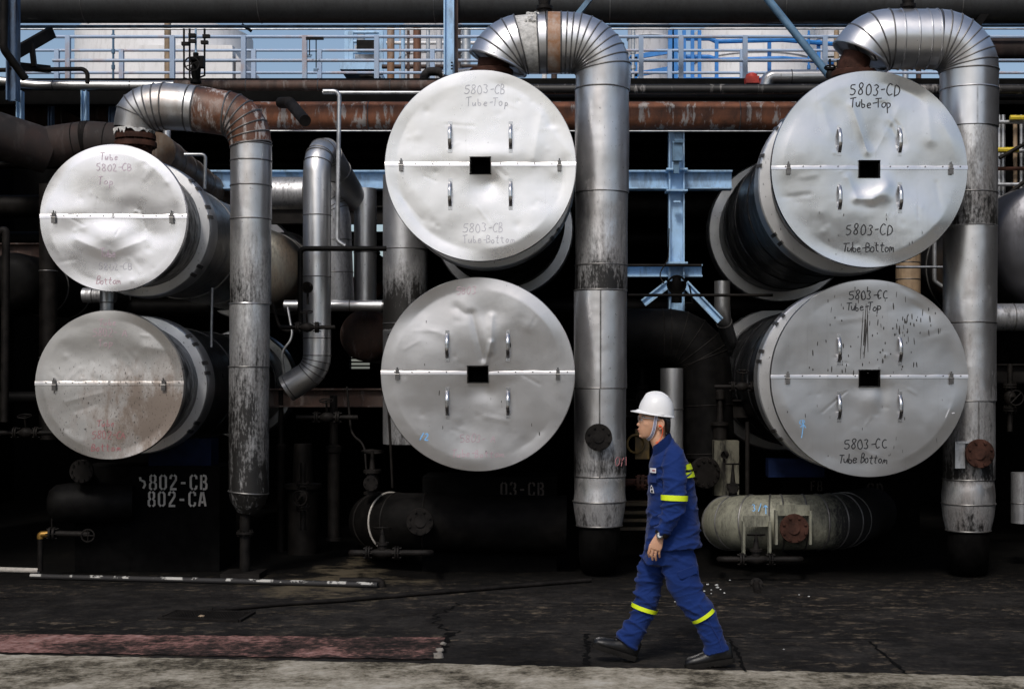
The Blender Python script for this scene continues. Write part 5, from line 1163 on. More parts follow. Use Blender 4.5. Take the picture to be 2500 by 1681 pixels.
def dense(pts, m=5):                              # smooth interpolation of limb sections
    def fl(p): return [p[0][0], p[0][1], *p[1:]]
    A = [fl(p) for p in pts]; out = []
    for i in range(len(A) - 1):
        p0, p1, p2, p3 = A[max(i - 1, 0)], A[i], A[i + 1], A[min(i + 2, len(A) - 1)]
        for k in range(m):
            t_ = k / m
            o = [.5 * (2 * b + (c - a) * t_ + (2 * a - 5 * b + 4 * c - d) * t_ ** 2 + (3 * b - a - 3 * c + d) * t_ ** 3) for a, b, c, d in zip(p0, p1, p2, p3)]
            out.append(((o[0], o[1]), *o[2:]))
    out.append(((A[-1][0], A[-1][1]), *A[-1][2:])); return out
person = thing('person', 'man in blue coveralls with yellow bands and a white hard hat walking left', 'person', (V(q5(1000, 1450)).x, PY, 0))

SK = Mat('skin'); nn = SK.noise(SK.pos(), 40, 4, .6); M['skin'] = SK.out(Base_Color=SK.mix(nn, (.47, .25, .155), (.60, .345, .22)), Roughness=.5, Subsurface_Weight=.12, Subsurface_Radius=(.01, .004, .002))
M['hair'] = plain('black_hair', (.010, .009, .009), .45, .4, scale=60, spec=.3)
M['lip'] = plain('lip', (.36, .15, .11), .5, .1)
M['eye'] = plain('eye_white', (.5, .47, .44), .3, .05, bump=0)
M['iris'] = plain('iris', (.01, .008, .007), .2, .1, bump=0)
M['brow'] = plain('brow', (.02, .015, .012), .7, .2)
cl_ = Mat('blue_cotton')
wv = cl_.noise(cl_.pos((260, 260, 260)), 1.2, 2, .5); bn = cl_.noise(cl_.pos(), 5, 4, .6)
cl_.bump(cl_.math('ADD', cl_.math('MULTIPLY', wv, .06), cl_.math('MULTIPLY', cl_.noise(cl_.pos((1, 1, 1.6)), 17, 3, .55, .8), .8)), .55, .012)
M['cloth'] = cl_.out(Base_Color=cl_.mix(bn, (.0040, .0185, .102), (.0062, .027, .140)), Roughness=.85, Specular_IOR_Level=.2, Sheen_Weight=.08)
M['seamcloth'] = plain('blue_seam', (.006, .020, .12), .9, .2)
M['reflex'] = plain('lime_band', (.66, .80, .008), .6, .06, bump=.05)
M['helmet'] = plain('white_plastic', (.80, .80, .80), .28, .02, bump=0)
M['leather'] = plain('black_leather', (.007, .0068, .007), .36, .4, scale=30, bump=.3, spec=.4)
M['scuff'] = plain('scuffed_leather', (.06, .055, .055), .45, .5, scale=40)
M['rubber'] = plain('dark_rubber', (.010, .009, .008), .8, .4, scale=30, spec=.15)
M['orange'] = plain('orange_cord', (.85, .10, .02), .5, .1, bump=0)
M['strapw'] = plain('pale_strap', (.60, .60, .68), .8, .1, bump=0)
M['strapd'] = plain('navy_stripe', (.06, .07, .16), .8, .1, bump=0)
M['label'] = plain('white_cloth_label', (.72, .70, .72), .8, .05, bump=0)
M['watchface'] = plain('watch_dial', (.55, .58, .60), .3, .1, bump=0)

# --- body: head, neck, hands and the frame inside the clothes, one continuous surface
mb = MB()
hd = [  # (front u, back u, height w, half width): skull and face without the nose
    (470, 1010, 560, .050), (420, 1080, 610, .066), (392, 1110, 660, .073), (392, 1125, 720, .076), (412, 1130, 780, .077), (426, 1130, 830, .077),
    (415, 1120, 880, .076), (402, 1095, 940, .073), (392, 1060, 1000, .069), (384, 1020, 1045, .064), (386, 985, 1085, .060), (386, 945, 1125, .056), (398, 900, 1165, .051),
    (408, 845, 1205, .045), (420, 780, 1240, .037), (455, 700, 1268, .024)]
slices(mb, [(q6(f, w_), q6(b, w_), hw, 0) for f, b, w_, hw in hd], 44, 2.15)
# jaw to neck
slices(mb, [(q6(760, 940), q6(1085, 960), .055, 0), (q6(700, 1130), q6(1045, 1080), .056, 0), (q6(640, 1290), q6(1030, 1180), .056, 0), (q6(690, 1420), q6(1060, 1290), .060, 0), (q6(740, 1560), q6(1130, 1430), .068, 0)], 32, 2.0)
# nose: a wedge that widens towards the nostrils
nose = [(428, 790, 520, .007), (405, 840, 520, .009), (372, 885, 520, .012), (338, 925, 520, .016), (334, 950, 520, .018), (356, 975, 520, .017), (392, 992, 520, .010)]
slices(mb, [(q6(f, w_), q6(b, w_), hw, 0) for f, w_, b, hw in nose], 20, 1.8)
for w_, f, hw in ((1052, 374, .019), (1105, 390, .018)): limb(mb, [(q6(f + 26, w_), -hw, .004, .004), (q6(f + 10, w_), -hw * .45, .006, .007), (q6(f + 10, w_), hw * .45, .006, .007), (q6(f + 26, w_), hw, .004, .004)], 12)
limb(mb, [(q6(430, 1205), -.02, .010, .012), (q6(424, 1210), 0, .013, .016), (q6(430, 1205), .02, .010, .012)], 12)
limb(mb, [(q6(440, 745), -.05, .008, .008), (q6(412, 735), -.02, .009, .010), (q6(412, 735), .02, .009, .010), (q6(440, 745), .05, .008, .008)], 12)   # brow ridge
for s_ in (-1, 1):                                # cheekbones
    limb(mb, [(q6(500, 890), s_ * .044, .02, .010), (q6(580, 920), s_ * .056, .024, .012), (q6(690, 930), s_ * .063, .020, .009)], 12)
    pts = [(850, 1010), (838, 950), (850, 870), (885, 815), (930, 815), (962, 870), (962, 940), (930, 1000), (890, 1035), (858, 1035)]
    e = [V(q6(*p), s_ * (.082 if 860 < p[0] else .077)) for p in pts]; e = [p + Vector((0, s_ * (.010 if p.x > e[0].x + .02 else 0), 0)) for p in e]
    mb.tube(e, .0055, 8); cc = sum(e, Vector()) / len(e)
    mb.rows([[p - Vector((0, s_ * .012, 0)) for p in e], [p + Vector((0, s_ * .002, 0)) for p in e]], True, True)
# frame inside the clothes
limb(mb, [(q4(830, 540), 0, .05, .06), (q4(850, 640), 0, .07, .14), (q4(870, 760), 0, .09, .15), (q4(890, 1000), 0, .10, .14), (q4(905, 1250), 0, .10, .14), (q4(910, 1440), 0, .11, .15), (q4(915, 1560), 0, .09, .13)], 24)
limb(mb, [(q5(1000, 140), .07, .09, .08), (q5(850, 560), .09, .06, .06), (q5(760, 900), .09, .05, .05), (q5(660, 1130), .09, .04, .04), (q5(612, 1235), .09, .03, .03)], 18)
limb(mb, [(q5(1120, 140), -.07, .09, .08), (q5(1210, 560), -.09, .07, .07), (q5(1390, 880), -.09, .05, .05), (q5(1500, 1100), -.09, .04, .04), (q5(1550, 1250), -.09, .03, .03)], 18)
limb(mb, [(q4(880, 660), -.13, .05, .05), (q4(893, 900), -.235, .045, .045), (q4(880, 1110), -.25, .04, .04), (q4(800, 1300), -.245, .032, .03), (q4(768, 1362), -.24, .026, .030)], 18)
limb(mb, [(q4(880, 660), .13, .05, .05), (q4(890, 900), .225, .045, .045), (q4(890, 1150), .24, .04, .04), (q4(880, 1320), .23, .032, .03), (q4(880, 1400), .225, .03, .03)], 18)
def hand(mb, wr, dy, s_, flip=1):
    """hanging relaxed hand, back of the hand towards -y*flip; wr maps hand units (zoom pixels) to the profile plane"""
    pal = [((770, 1352), 0, .026, .020), ((757, 1385), 0, .030, .017), ((742, 1425), 0, .038, .016), ((728, 1465), 0, .042, .015), ((718, 1492), 0, .038, .013)]
    limb(mb, dense([(wr(*p), dy, a_, b_) for p, _, a_, b_ in pal], 3), 18)
    fing = [  # knuckle, middle joint, tip (profile), y curl, radius
        [(676, 1478), (664, 1525), (672, 1562)], [(703, 1492), (692, 1545), (703, 1590)], [(732, 1496), (724, 1548), (733, 1592)], [(762, 1488), (758, 1530), (764, 1566)]]
    for i, f in enumerate(fing):
        r_ = (.0092, .0098, .0096, .0086)[i]
        a_, b_, c_ = f; m1 = ((a_[0] + b_[0]) / 2, (a_[1] + b_[1]) / 2); m2 = ((b_[0] + c_[0]) / 2, (b_[1] + c_[1]) / 2)
        y = lambda k: dy + flip * k
        limb(mb, [(wr(a_[0] + 6, a_[1] - 34), dy, r_, r_), (wr(*a_), y(.002), r_ * 1.12, r_ * 1.1), (wr(*m1), y(.004), r_ * .92, r_), (wr(*b_), y(.009), r_ * 1.0, r_), (wr(*m2), y(.018), r_ * .88, r_ * .9), (wr(*c_), y(.028), r_ * .72, r_ * .75), (wr(c_[0] + 1, c_[1] + 7), y(.030), r_ * .35, r_ * .35)], 12)
    limb(mb, [(wr(735, 1395), dy + flip * .008, .014, .014), (wr(700, 1435), dy + flip * .024, .013, .013), (wr(684, 1480), dy + flip * .034, .0105, .0105), (wr(688, 1525), dy + flip * .040, .009, .009), (wr(692, 1545), dy + flip * .042, .004, .004)], 12)
hand(mb, q4, -.24, 1, 1)
hand(mb, lambda u, w_: q4(u + 110, w_ + 40), .225, 1, -1)
body = remesh(mb, .0026); relax(body, 5, .5)
body.build('body', M['skin'], person, ang=180)
# face details
for s_ in (-1, 1):
    mb = MB(); bmesh.ops.create_uvsphere(mb.bm, u_segments=14, v_segments=10, radius=.0115); bmesh.ops.translate(mb.bm, verts=mb.bm.verts, vec=V(q6(470, 812), s_ * .031)); eo = mb.build('eye', M['eye'], person)
    mb = MB(); bmesh.ops.create_uvsphere(mb.bm, u_segments=12, v_segments=8, radius=.0062); bmesh.ops.translate(mb.bm, verts=mb.bm.verts, vec=V(q6(448, 812), s_ * .034)); mb.build('iris', M['iris'], eo)
    mb = MB(); limb(mb, dense([(q6(404, 752), s_ * .012, .0035, .003), (q6(412, 735), s_ * .03, .0045, .003), (q6(470, 738), s_ * .054, .0042, .003), (q6(530, 760), s_ * .064, .002, .002)], 3), 8); mb.build('eyebrow', M['brow'], person)
mb = MB()
for w_, f in ((1060, 374), (1096, 386)): limb(mb, dense([(q6(f + 52, 1080), -.021, .002, .002), (q6(f + 12, w_), -.012, .0048, .005), (q6(f + 2, w_), 0, .0056, .006), (q6(f + 12, w_), .012, .0048, .005), (q6(f + 52, 1080), .021, .002, .002)], 3), 10)
mb.build('lips', M['lip'], person)
mb = MB()
slices(mb, [(q6(700, 640), q6(1120, 640), .078, 0), (q6(690, 740), q6(1142, 740), .081, 0), (q6(800, 800), q6(1150, 830), .0815, 0), (q6(960, 860), q6(1152, 930), .079, 0), (q6(985, 960), q6(1142, 1040), .074, 0), (q6(1000, 1060), q6(1132, 1120), .066, 0), (q6(1020, 1130), q6(1110, 1160), .052, 0)], 40, 2.2)
for s_ in (-1, 1): limb(mb, [(q6(760, 690), s_ * .075, .012, .006), (q6(800, 790), s_ * .077, .010, .005), (q6(815, 850), s_ * .077, .005, .004)], 8)
hr = remesh(mb, .004); relax(hr, 2)
for v in hr.bm.verts: v.co += Vector((0, 0, 1)) * .0
hr.build('hair', M['hair'], person, ang=180)
# --- hard hat
mb = MB()
def rimz(u): return 655 + (u - 380) * .118
prof = [(375, 1228, 1.0, .112), (378, 1228, .86, .1125), (400, 1220, .66, .111), (440, 1196, .46, .106), (490, 1150, .30, .097), (540, 1085, .17, .082), (590, 1010, .08, .062), (650, 930, .03, .040), (745, 850, .0, .010)]
def hel(u, t_, top=158): return q6(u, top + (rimz(u) - top) * t_)
slices(mb, [(hel(f, t_), hel(b, t_), hw, 0) for f, b, t_, hw in prof], 56, 2.15)
for dy_ in (-.030, 0, .030):                     # three pressed ribs over the crown
    limb(mb, dense([(q6(520, 300), dy_, .004, .008), (q6(600, 205), dy_, .006, .010), (q6(760, 160), dy_, .006, .010), (q6(930, 182), dy_, .006, .010), (q6(1080, 275), dy_, .004, .008)], 3), 10)
rows = []
for k in range(64):                               # rim and peak
    a_ = 2 * math.pi * k / 64; c_, s_ = math.cos(a_), math.sin(a_); e = (abs(c_) ** 2.15 + abs(s_) ** 2.15) ** (-1 / 2.15)
    pk = max(0, -c_) ** 2.2
    ui = 801 + 427 * c_ * e; uo = 801 + (440 + 175 * pk) * c_ * e; hi = .110 * s_ * e; ho = (.119 + .004 * pk) * s_ * e
    zi = rimz(ui) - 4; zo = rimz(ui) + 6 - 46 * pk + 6 * max(0, c_)
    a, b = V(q6(ui, zi - 16 - 70 * pk), hi), V(q6(uo, zo), ho)
    rows.append([a, a.lerp(b, .35) + Vector((0, 0, .001 - .004 * pk)), b + Vector((0, 0, .002)), b - Vector((0, 0, .003)), V(q6(ui, zi + 6), hi)])
rows.append(rows[0]); mb.rows(rows, False)
h = mb.build('hard_hat', M['helmet'], person, ang=40)
mb = MB(); mb.box(V(q6(880, 685), -.1135), (.04, .004, .012), Matrix.Rotation(-.12, 3, 'Y')); mb.build('slot_boss', M['helmet'], h)
mb = MB(); slices(mb, [(q6(400, 668), q6(1190, 745), .098, 0), (q6(430, 705), q6(1170, 790), .094, 0)], 40, 2.2, False); mb.build('harness_band', plain('harness', (.10, .075, .06), .6, .2), h)
mb = MB(); limb(mb, [(q6(1010, 790), -.085, .006, .004), (q6(1100, 850), -.06, .010, .005), (q6(1150, 850), 0, .012, .006), (q6(1100, 850), .06, .010, .005)], 10); mb.build('nape_strap', plain('nape_strap', (.05, .06, .06), .6, .2), h)
for s_ in (-1, 1):
    path = [(790, 690, .098), (772, 780, .088), (755, 900, .083), (735, 1020, .078), (708, 1130, .070), (668, 1220, .056), (612, 1285, .030), (585, 1300, .010)]
    def strap(off, wd, mat, lift):
        mb = MB(); rows = []
        W3 = [V(q6(u, w_), s_ * (y + lift)) for u, w_, y in path]
        for i, p in enumerate(W3):
            d = (W3[min(i + 1, len(W3) - 1)] - W3[max(i - 1, 0)]).normalized(); n_ = Vector((0, s_, 0)) if i < 6 else Vector((-.5, s_ * .5, -.6)); sdv = d.cross(n_).normalized()
            rows.append([p + sdv * (off - wd / 2), p + sdv * (off + wd / 2)])
        mb.rows(rows, False)
        return mb
    so_ = strap(0, .021, None, .002).build('chin_strap', M['strapw'], person, keep=True)
    for o in (-.0035, .0035): strap(o, .0038, None, .0035).build('stripe', M['strapd'], so_, keep=True)
    mb = MB(); mb.box(V(q6(790, 685), s_ * .106), (.012, .006, .014)); mb.build('strap_lug', M['helmet'], so_)
# --- safety glasses
gl = Mat('clear_lens'); M['lens'] = gl.out(Base_Color=(.9, .92, .95), Roughness=.03, Transmission_Weight=.92, IOR=1.25, Alpha=.55)
mb = MB(); rows = []
for k in range(15):
    a_ = (k - 7) / 7; y_ = .062 * a_; u = 368 + 120 * abs(a_) ** 2.4
    rows.append([V(q6(u, 745), y_), V(q6(u - 4, 800), y_), V(q6(u + 8 + (18 if abs(a_) < .2 else 0), 875 - (40 if abs(a_) < .2 else 0)), y_)])
mb.rows(rows, False); g = mb.build('safety_glasses', M['lens'], person)
mb = MB()
for s_ in (-1, 1): mb.tube([V(q6(480, 768), s_ * .063), V(q6(600, 775), s_ * .076), V(q6(760, 800), s_ * .083), V(q6(860, 815), s_ * .085)], .0022, 8)
mb.tube([V(q6(368 + 120 * abs((k - 7) / 7) ** 2.4, 745), .062 * (k - 7) / 7) for k in range(15)], .0018, 6)
mb.build('glasses_frame', M['watchface'], g)
# ear plug with its orange cord
mb = MB(); mb.tube([V(q6(862, 965), -.076), V(q6(868, 960), -.094)], .0065, 10); mb.tube([V(q6(868, 958), -.094), V(q6(905, 962), -.098), V(q6(938, 1060), -.096), V(q6(925, 1180), -.084), V(q6(890, 1270), -.078), V(q6(830, 1340), -.08), V(q6(790, 1340), -.082), V(q6(770, 1365), -.08), V(q6(800, 1385), -.08), V(q6(825, 1350), -.083)], .0028, 8)
mb.build('ear_plug_cord', M['orange'], person)

# --- jacket
def fold(mbx, seed, amp, fs, tilt, foci, base=.35):
    """cloth folds: long ridges, deep round the joints (foci) and shallow elsewhere"""
    for v in mbx.bm.verts: v.normal_update()
    fo = [(V(q, y_), s_) for q, y_, s_ in foci]
    for v in mbx.bm.verts:
        p = v.co; w1 = p.z - tilt * p.x
        wq = mn.noise(p * 4 + Vector((seed, 1, 2))) * .35
        q = Vector((p.x * fs[0] + seed, p.y * fs[1] + wq, w1 * fs[2] + wq))
        k = mn.noise(q); k2 = mn.noise(Vector((p.x * fs[0] * 1.7, p.y * fs[1] * 1.6 + 9, (p.z + tilt * .7 * p.x) * fs[2] * 1.8 + seed)))
        r_ = max(0, 1 - abs(k) * 4.0) ** 1.3; r2_ = max(0, 1 - abs(k2) * 5)
        wt_ = base + sum(math.exp(-((p - c).length / s_) ** 2) for c, s_ in fo)
        v.co += v.normal * amp * (r_ * 1.0 + r2_ * .35 - .35) * min(1.4, wt_)
TS = [(752, 882, 505, .074), (742, 910, 540, .105), (726, 950, 585, .150), (712, 985, 625, .185), (697, 1018, 680, .200), (692, 1045, 745, .205), (688, 1068, 810, .205), (684, 1088, 880, .202), (680, 1108, 960, .198), (676, 1122, 1060, .192),
      (671, 1132, 1160, .19), (666, 1142, 1260, .192), (658, 1150, 1360, .198), (650, 1156, 1440, .204), (644, 1158, 1505, .208)]
FS = [95, 88, 75, 58, 38, 18]                    # the yoke slopes down from the nape to the throat
mb = MB(); slices(mb, [(q4(f, w_ + 18 * (i > 12) + (FS[i] if i < 6 else 0)), q4(b, w_ - 8 * (i > 12) - (10 if i < 2 else 0)), hw, 0) for i, (f, b, w_, hw) in enumerate(TS)], 48, 2.4)
AN = dense([(q4(905, 640), -.120, .058, .060), (q4(902, 700), -.175, .075, .066), (q4(893, 800), -.222, .079, .064), (q4(893, 920), -.243, .075, .062), (q4(893, 1035), -.250, .073, .062), (q4(880, 1120), -.252, .070, .061), (q4(845, 1220), -.250, .063, .056), (q4(802, 1310), -.246, .050, .048), (q4(775, 1352), -.242, .042, .042)], 5)
limb(mb, AN, 28)
AFq = dense([(q4(905, 640), .120, .058, .060), (q4(900, 720), .185, .075, .066), (q4(893, 920), .235, .072, .062), (q4(890, 1120), .245, .068, .060), (q4(885, 1300), .232, .050, .048), (q4(882, 1380), .228, .042, .042)], 5)
limb(mb, AFq, 28)
jk = remesh(mb, .0065); relax(jk, 3, .5); fold(jk, 3, .0175, (4.5, 4, 13), .45, [(q4(885, 1140), -.25, .12), (q4(700, 1320), -.1, .12), (q4(790, 1330), -.25, .06), (q4(800, 860), -.2, .08), (q4(1060, 1440), -.05, .10), (q4(1000, 850), -.15, .08)])
relax(jk, 1, .3)
jacket = jk.build('jacket', M['cloth'], person, ang=180)
# sleeve folds at the elbow, collar, placket, pockets, bands
mb = MB(); rr5 = []
for i in range(33):                               # collar standing round the neck, open at the throat
    a_ = R(35 + 290 * i / 32); c_, s_ = math.cos(a_ + math.pi), math.sin(a_ + math.pi)
    f, b = q6(690, 1520), q6(1095, 1180); cx, cz = (f[0] + b[0]) / 2, (f[1] + b[1]) / 2; ax, az = (b[0] - f[0]) / 2, (b[1] - f[1]) / 2
    top = Vector((cx + .004 + ax * 1.10 * c_, PY + .083 * s_, cz + .010 + az * c_)); low = Vector((cx + .012 + ax * 1.42 * c_, PY + .135 * s_, cz - .050 + az * .95 * c_))
    rr5.append([top - Vector((ax * .06 * c_, .004 * s_, -.004)), top + Vector((ax * .04 * c_, .006 * s_, .002)), low + Vector((0, 0, .012)), low])
mb.rows(rr5, False); bmesh.ops.solidify(mb.bm, geom=mb.bm.faces[:], thickness=.004); mb.build('collar', M['cloth'], jacket, ang=60)
def onring(rows_, lift): 
    out = []
    for r_ in rows_:
        c = sum(r_, Vector()) / len(r_); out.append([c + (p - c) * (1 + lift / max((p - c).length, .01)) for p in r_])
    return out
def band(secs, lift, n, parent, name='reflective_band'):
    t_ = MB(); rows_ = limb(t_, secs, n); t_.bm.free(); rows_ = onring(rows_, lift + .006); m2 = MB(); m2.rows(rows_, True, False); return m2
b = band([(q4(893, 1010), -.249, .0735, .062), (q4(892, 1033), -.250, .0730, .062), (q4(891, 1056), -.2505, .0725, .062)], .0075, 40, jacket); b.build('reflective_band', M['reflex'], jacket)
b = band([(q4(893, 1010), .239, .072, .062), (q4(893, 1056), .241, .071, .062)], .0075, 40, jacket); b.build('reflective_band', M['reflex'], jacket)
for w0, w1 in ((742, 792), (815, 862)):           # two bands across the back
    rows = []
    for w_ in (w0, (w0 + w1) / 2, w1):
        i = max(j for j in range(len(TS) - 1) if TS[j][2] <= w_); a, b_ = TS[i], TS[i + 1]; q = (w_ - a[2]) / (b_[2] - a[2]); f, bk, hw = [a[j] + (b_[j] - a[j]) * q for j in (0, 1, 3)]
        c0, c1 = q4(f, w_), q4(bk, w_); cx = (c0[0] + c1[0]) / 2; ax = (c1[0] - c0[0]) / 2 + .015; row = []
        for k in range(31):
            a_ = R(-68 + 136 * k / 30); c_, s_ = math.cos(a_), math.sin(a_); e = (abs(c_) ** 2.4 + abs(s_) ** 2.4) ** (-1 / 2.4)
            row.append(Vector((cx + ax * c_ * e, PY + (hw + .015) * s_ * e, c0[1])))
        rows.append(row)
    mb = MB(); mb.rows(rows, False); mb.build('reflective_band', M['reflex'], jacket)
def chest(u, w_, lift=.004):                       # a point on the near front side of the chest
    i = max(j for j in range(len(TS) - 1) if TS[j][2] <= w_); a, b_ = TS[i], TS[i + 1]; q = (w_ - a[2]) / (b_[2] - a[2]); f, bk, hw = [a[j] + (b_[j] - a[j]) * q for j in (0, 1, 3)]
    cx, hx = (f + bk) / 2, (bk - f) / 2; t_ = max(-1, min(1, (u - cx) / hx)); s_ = (max(0, 1 - abs(t_) ** 2.4)) ** (1 / 2.4)
    x, z = q4(u, w_); nx = math.copysign(abs(t_) ** 1.4, t_); ny = -s_ ** 1.4; nl = math.hypot(nx, ny)
    return Vector((x + nx / nl * (lift + .008), PY - hw * s_ + ny / nl * (lift + .008), z))
def patch(u0, w0, u1, w1, mat, name, lift=.004, nu=6, nw=6):
    mb = MB(); mb.rows([[chest(u0 + (u1 - u0) * i / nu, w0 + (w1 - w0) * j / nw, lift) for i in range(nu + 1)] for j in range(nw + 1)], False)
    bmesh.ops.recalc_face_normals(mb.bm, faces=mb.bm.faces); return mb.build(name, mat, jacket)
patch(705, 778, 748, 820, M['label'], 'name_label', .006)
patch(722, 792, 742, 806, M['inkred'], 'label_mark', .008)
patch(692, 848, 752, 905, M['cloth'], 'pocket_flap', .008)
patch(690, 903, 752, 907, M['seamcloth'], 'pocket_seam', .009)
mb = MB(); ov = [(716, 928), (728, 955), (736, 1000), (708, 1000), (708, 955)]; mb.face([mb.bm.verts.new(chest(u, w_, .008)) for u, w_ in ov]); mb.build('emblem', M['label'], jacket, smooth=False)
mb = MB(); mb.face([mb.bm.verts.new(chest(u, w_, .010)) for u, w_ in ((716, 975), (726, 972), (731, 992), (712, 994))]); mb.face([mb.bm.verts.new(chest(u, w_, .010)) for u, w_ in ((714, 945), (722, 945), (724, 962), (712, 962))]); mb.build('emblem_mark', M['inkblack'], jacket, smooth=False)
# shoulder seam and hem lines
mb = MB(); mb.tube([Vector((q4(u, w_)[0], PY + y_, q4(u, w_)[1])) for u, w_, y_ in ((800, 660, -.20), (850, 640, -.185), (920, 655, -.185), (975, 690, -.20), (1003, 740, -.225))], .003, 6); mb.build('shoulder_seam', M['seamcloth'], jacket)

# --- trousers
mb = MB()
slices(mb, [(q5(790, 60), q5(1310, 60), .175, 0), (q5(785, 160), q5(1312, 150), .175, 0), (q5(775, 260), q5(1318, 240), .172, 0), (q5(770, 330), q5(1322, 330), .165, 0)], 40, 2.3)
LF = dense([(q5(960, 200), .075, .105, .085), (q5(880, 380), .085, .098, .085), (q5(845, 520), .09, .090, .082), (q5(825, 680), .09, .086, .080), (q5(788, 848), .09, .080, .078), (q5(722, 1000), .09, .074, .074), (q5(650, 1130), .09, .077, .074), (q5(582, 1240), .09, .084, .074)], 6)
LN = dense([(q5(1120, 200), -.075, .112, .085), (q5(1160, 380), -.085, .112, .088), (q5(1190, 520), -.09, .106, .086), (q5(1265, 680), -.09, .098, .084), (q5(1395, 868), -.09, .085, .080), (q5(1468, 1010), -.09, .074, .074), (q5(1520, 1140), -.09, .075, .074), (q5(1550, 1270), -.09, .083, .074)], 6)
limb(mb, LF, 30); limb(mb, LN, 30)
tr = remesh(mb, .0065); relax(tr, 4, .5); fold(tr, 11, .0185, (4.5, 4, 13), -.4, [(q5(740, 640), .09, .14), (q5(700, 1000), .09, .10), (q5(560, 1200), .09, .07), (q5(1370, 700), -.09, .10), (q5(1560, 1160), -.09, .09), (q5(1000, 330), 0, .10), (q5(800, 330), .05, .10)]); relax(tr, 1, .3)
trousers = tr.build('trousers', M['cloth'], person, ang=180)
def lband(p0, p1, q0, q1, y_, hw, par):             # band between two edges of the leg: p upper/lower front, q upper/lower back
    rows = []
    for f, b_ in ((p0, q0), (p1, q1)):
        f, b_ = q5(*f), q5(*b_); cx, cz = (f[0] + b_[0]) / 2, (f[1] + b_[1]) / 2; ax, az = (b_[0] - f[0]) / 2 * 1.09, (b_[1] - f[1]) / 2 * 1.09
        rows.append([Vector((cx + ax * math.cos(2 * math.pi * k / 40), PY + y_ + hw * math.sin(2 * math.pi * k / 40), cz + az * math.cos(2 * math.pi * k / 40))) for k in range(40)])
    m2 = MB(); m2.rows(rows, True, False); m2.build('reflective_band', M['reflex'], par)
lband((656, 778), (650, 825), (928, 868), (908, 908), .09, .095, trousers)
lband((1282, 930), (1305, 960), (1500, 785), (1522, 826), -.09, .097, trousers)
mb = MB(); fp = [(1112, 388), (1300, 322), (1328, 345), (1330, 405), (1160, 462), (1135, 450)]; cxx = q5(1165, 400)
mb.rows([[V(q5(u, w_), -.09 - .088 * math.sqrt(max(.05, 1 - ((u - 1165) * U5 / .125) ** 2)) - .008) for u, w_ in fp], [V(q5(u, w_), -.09 - .088 * math.sqrt(max(.05, 1 - ((u - 1165) * U5 / .125) ** 2)) + .004) for u, w_ in fp]], True, True); mb.build('pocket_flap', M['cloth'], trousers, ang=60)
mb = MB(); mb.tube([V(q5(u, w_), -.09 - y_) for u, w_, y_ in ((1345, 735, .083), (1420, 850, .083), (1490, 990, .076), (1560, 1110, .074), (1600, 1240, .072))], .0028, 6); mb.build('side_seam', M['seamcloth'], trousers)

# --- safety shoes
def shoe(toe, heel, dy, roll):
    t_ = Vector((q5(*toe)[0], 0, q5(*toe)[1])); h_ = Vector((q5(*heel)[0], 0, q5(*heel)[1])); d = (h_ - t_); ln = d.length; d.normalize(); up = Vector((-d.z, 0, d.x)); up = up if up.z > 0 else -up
    sec = [(0.0, .022, .022, .040), (.03, .039, .020, .062), (.10, .050, .019, .076), (.22, .054, .018, .083), (.34, .052, .018, .090), (.46, .045, .018, .098), (.58, .041, .018, .120), (.70, .040, .018, .138), (.84, .039, .018, .142), (.95, .034, .018, .138), (1.0, .018, .020, .120)]
    mb = MB(); rows = []
    for f, hw, z0, z1 in sec:
        row = []
        for k in range(20):
            a_ = 2 * math.pi * k / 20; c_, s_ = math.cos(a_), math.sin(a_)
            zz = (z0 + z1) / 2 + (z1 - z0) / 2 * math.copysign(abs(s_) ** .75, s_); y_ = hw * math.copysign(abs(c_) ** .6, c_) * (1 if s_ < 0 else 1 - .35 * s_)
            row.append(t_ + d * (f * ln) + up * zz + Vector((0, PY + dy + y_, 0)))
        rows.append(row)
    mb.rows(rows, True, True)
    for v in mb.bm.verts: v.co += Vector((0, 0, 1)) * .003 * mn.noise(v.co * 24)
    o = mb.build('shoe', M['leather'], person, ang=60)
    mb = MB(); rows = []
    for f, hw, zl in ((-.012, .018, .006), (.03, .042, .002), (.12, .052, 0), (.25, .056, 0), (.38, .053, 0), (.46, .048, .004), (.60, .044, .006), (.68, .044, 0), (.85, .043, 0), (.97, .038, .001), (1.02, .020, .006)):
        p = t_ + d * (f * ln) + Vector((0, PY + dy, 0)); y_ = Vector((0, hw, 0)); rows.append([p + up * zl - y_ * .94, p + up * zl + y_ * .94, p + up * .024 + y_, p + up * .034 + y_ * .97, p + up * .034 - y_ * .97, p + up * .024 - y_])
    mb.rows(rows, True, True)
    for k in range(9): mb.box(t_ + d * (ln * (.05 + .11 * k)) + up * .002 + Vector((0, PY + dy, 0)), (.012, .088 if 0 < k < 8 else .06, .008), Matrix.Rotation(-math.atan2(d.z, d.x), 3, 'Y'))
    mb.build('sole', M['rubber'], o, ang=40)
    mb = MB()
    for k in range(4):
        f = .36 + .055 * k; z = .086 + .014 * k
        mb.tube([t_ + d * (f * ln) + up * (z + .002) + Vector((0, PY + dy + y_, 0)) + up * (-.010 * abs(y_) / .03) for y_ in (-.03, -.015, 0, .015, .03)], .0032, 6)
    mb.build('laces', M['iron'], o)
shoe((200, 1268), (690, 1432), .09, 0)
shoe((1212, 1462), (1735, 1388), -.09, 0)
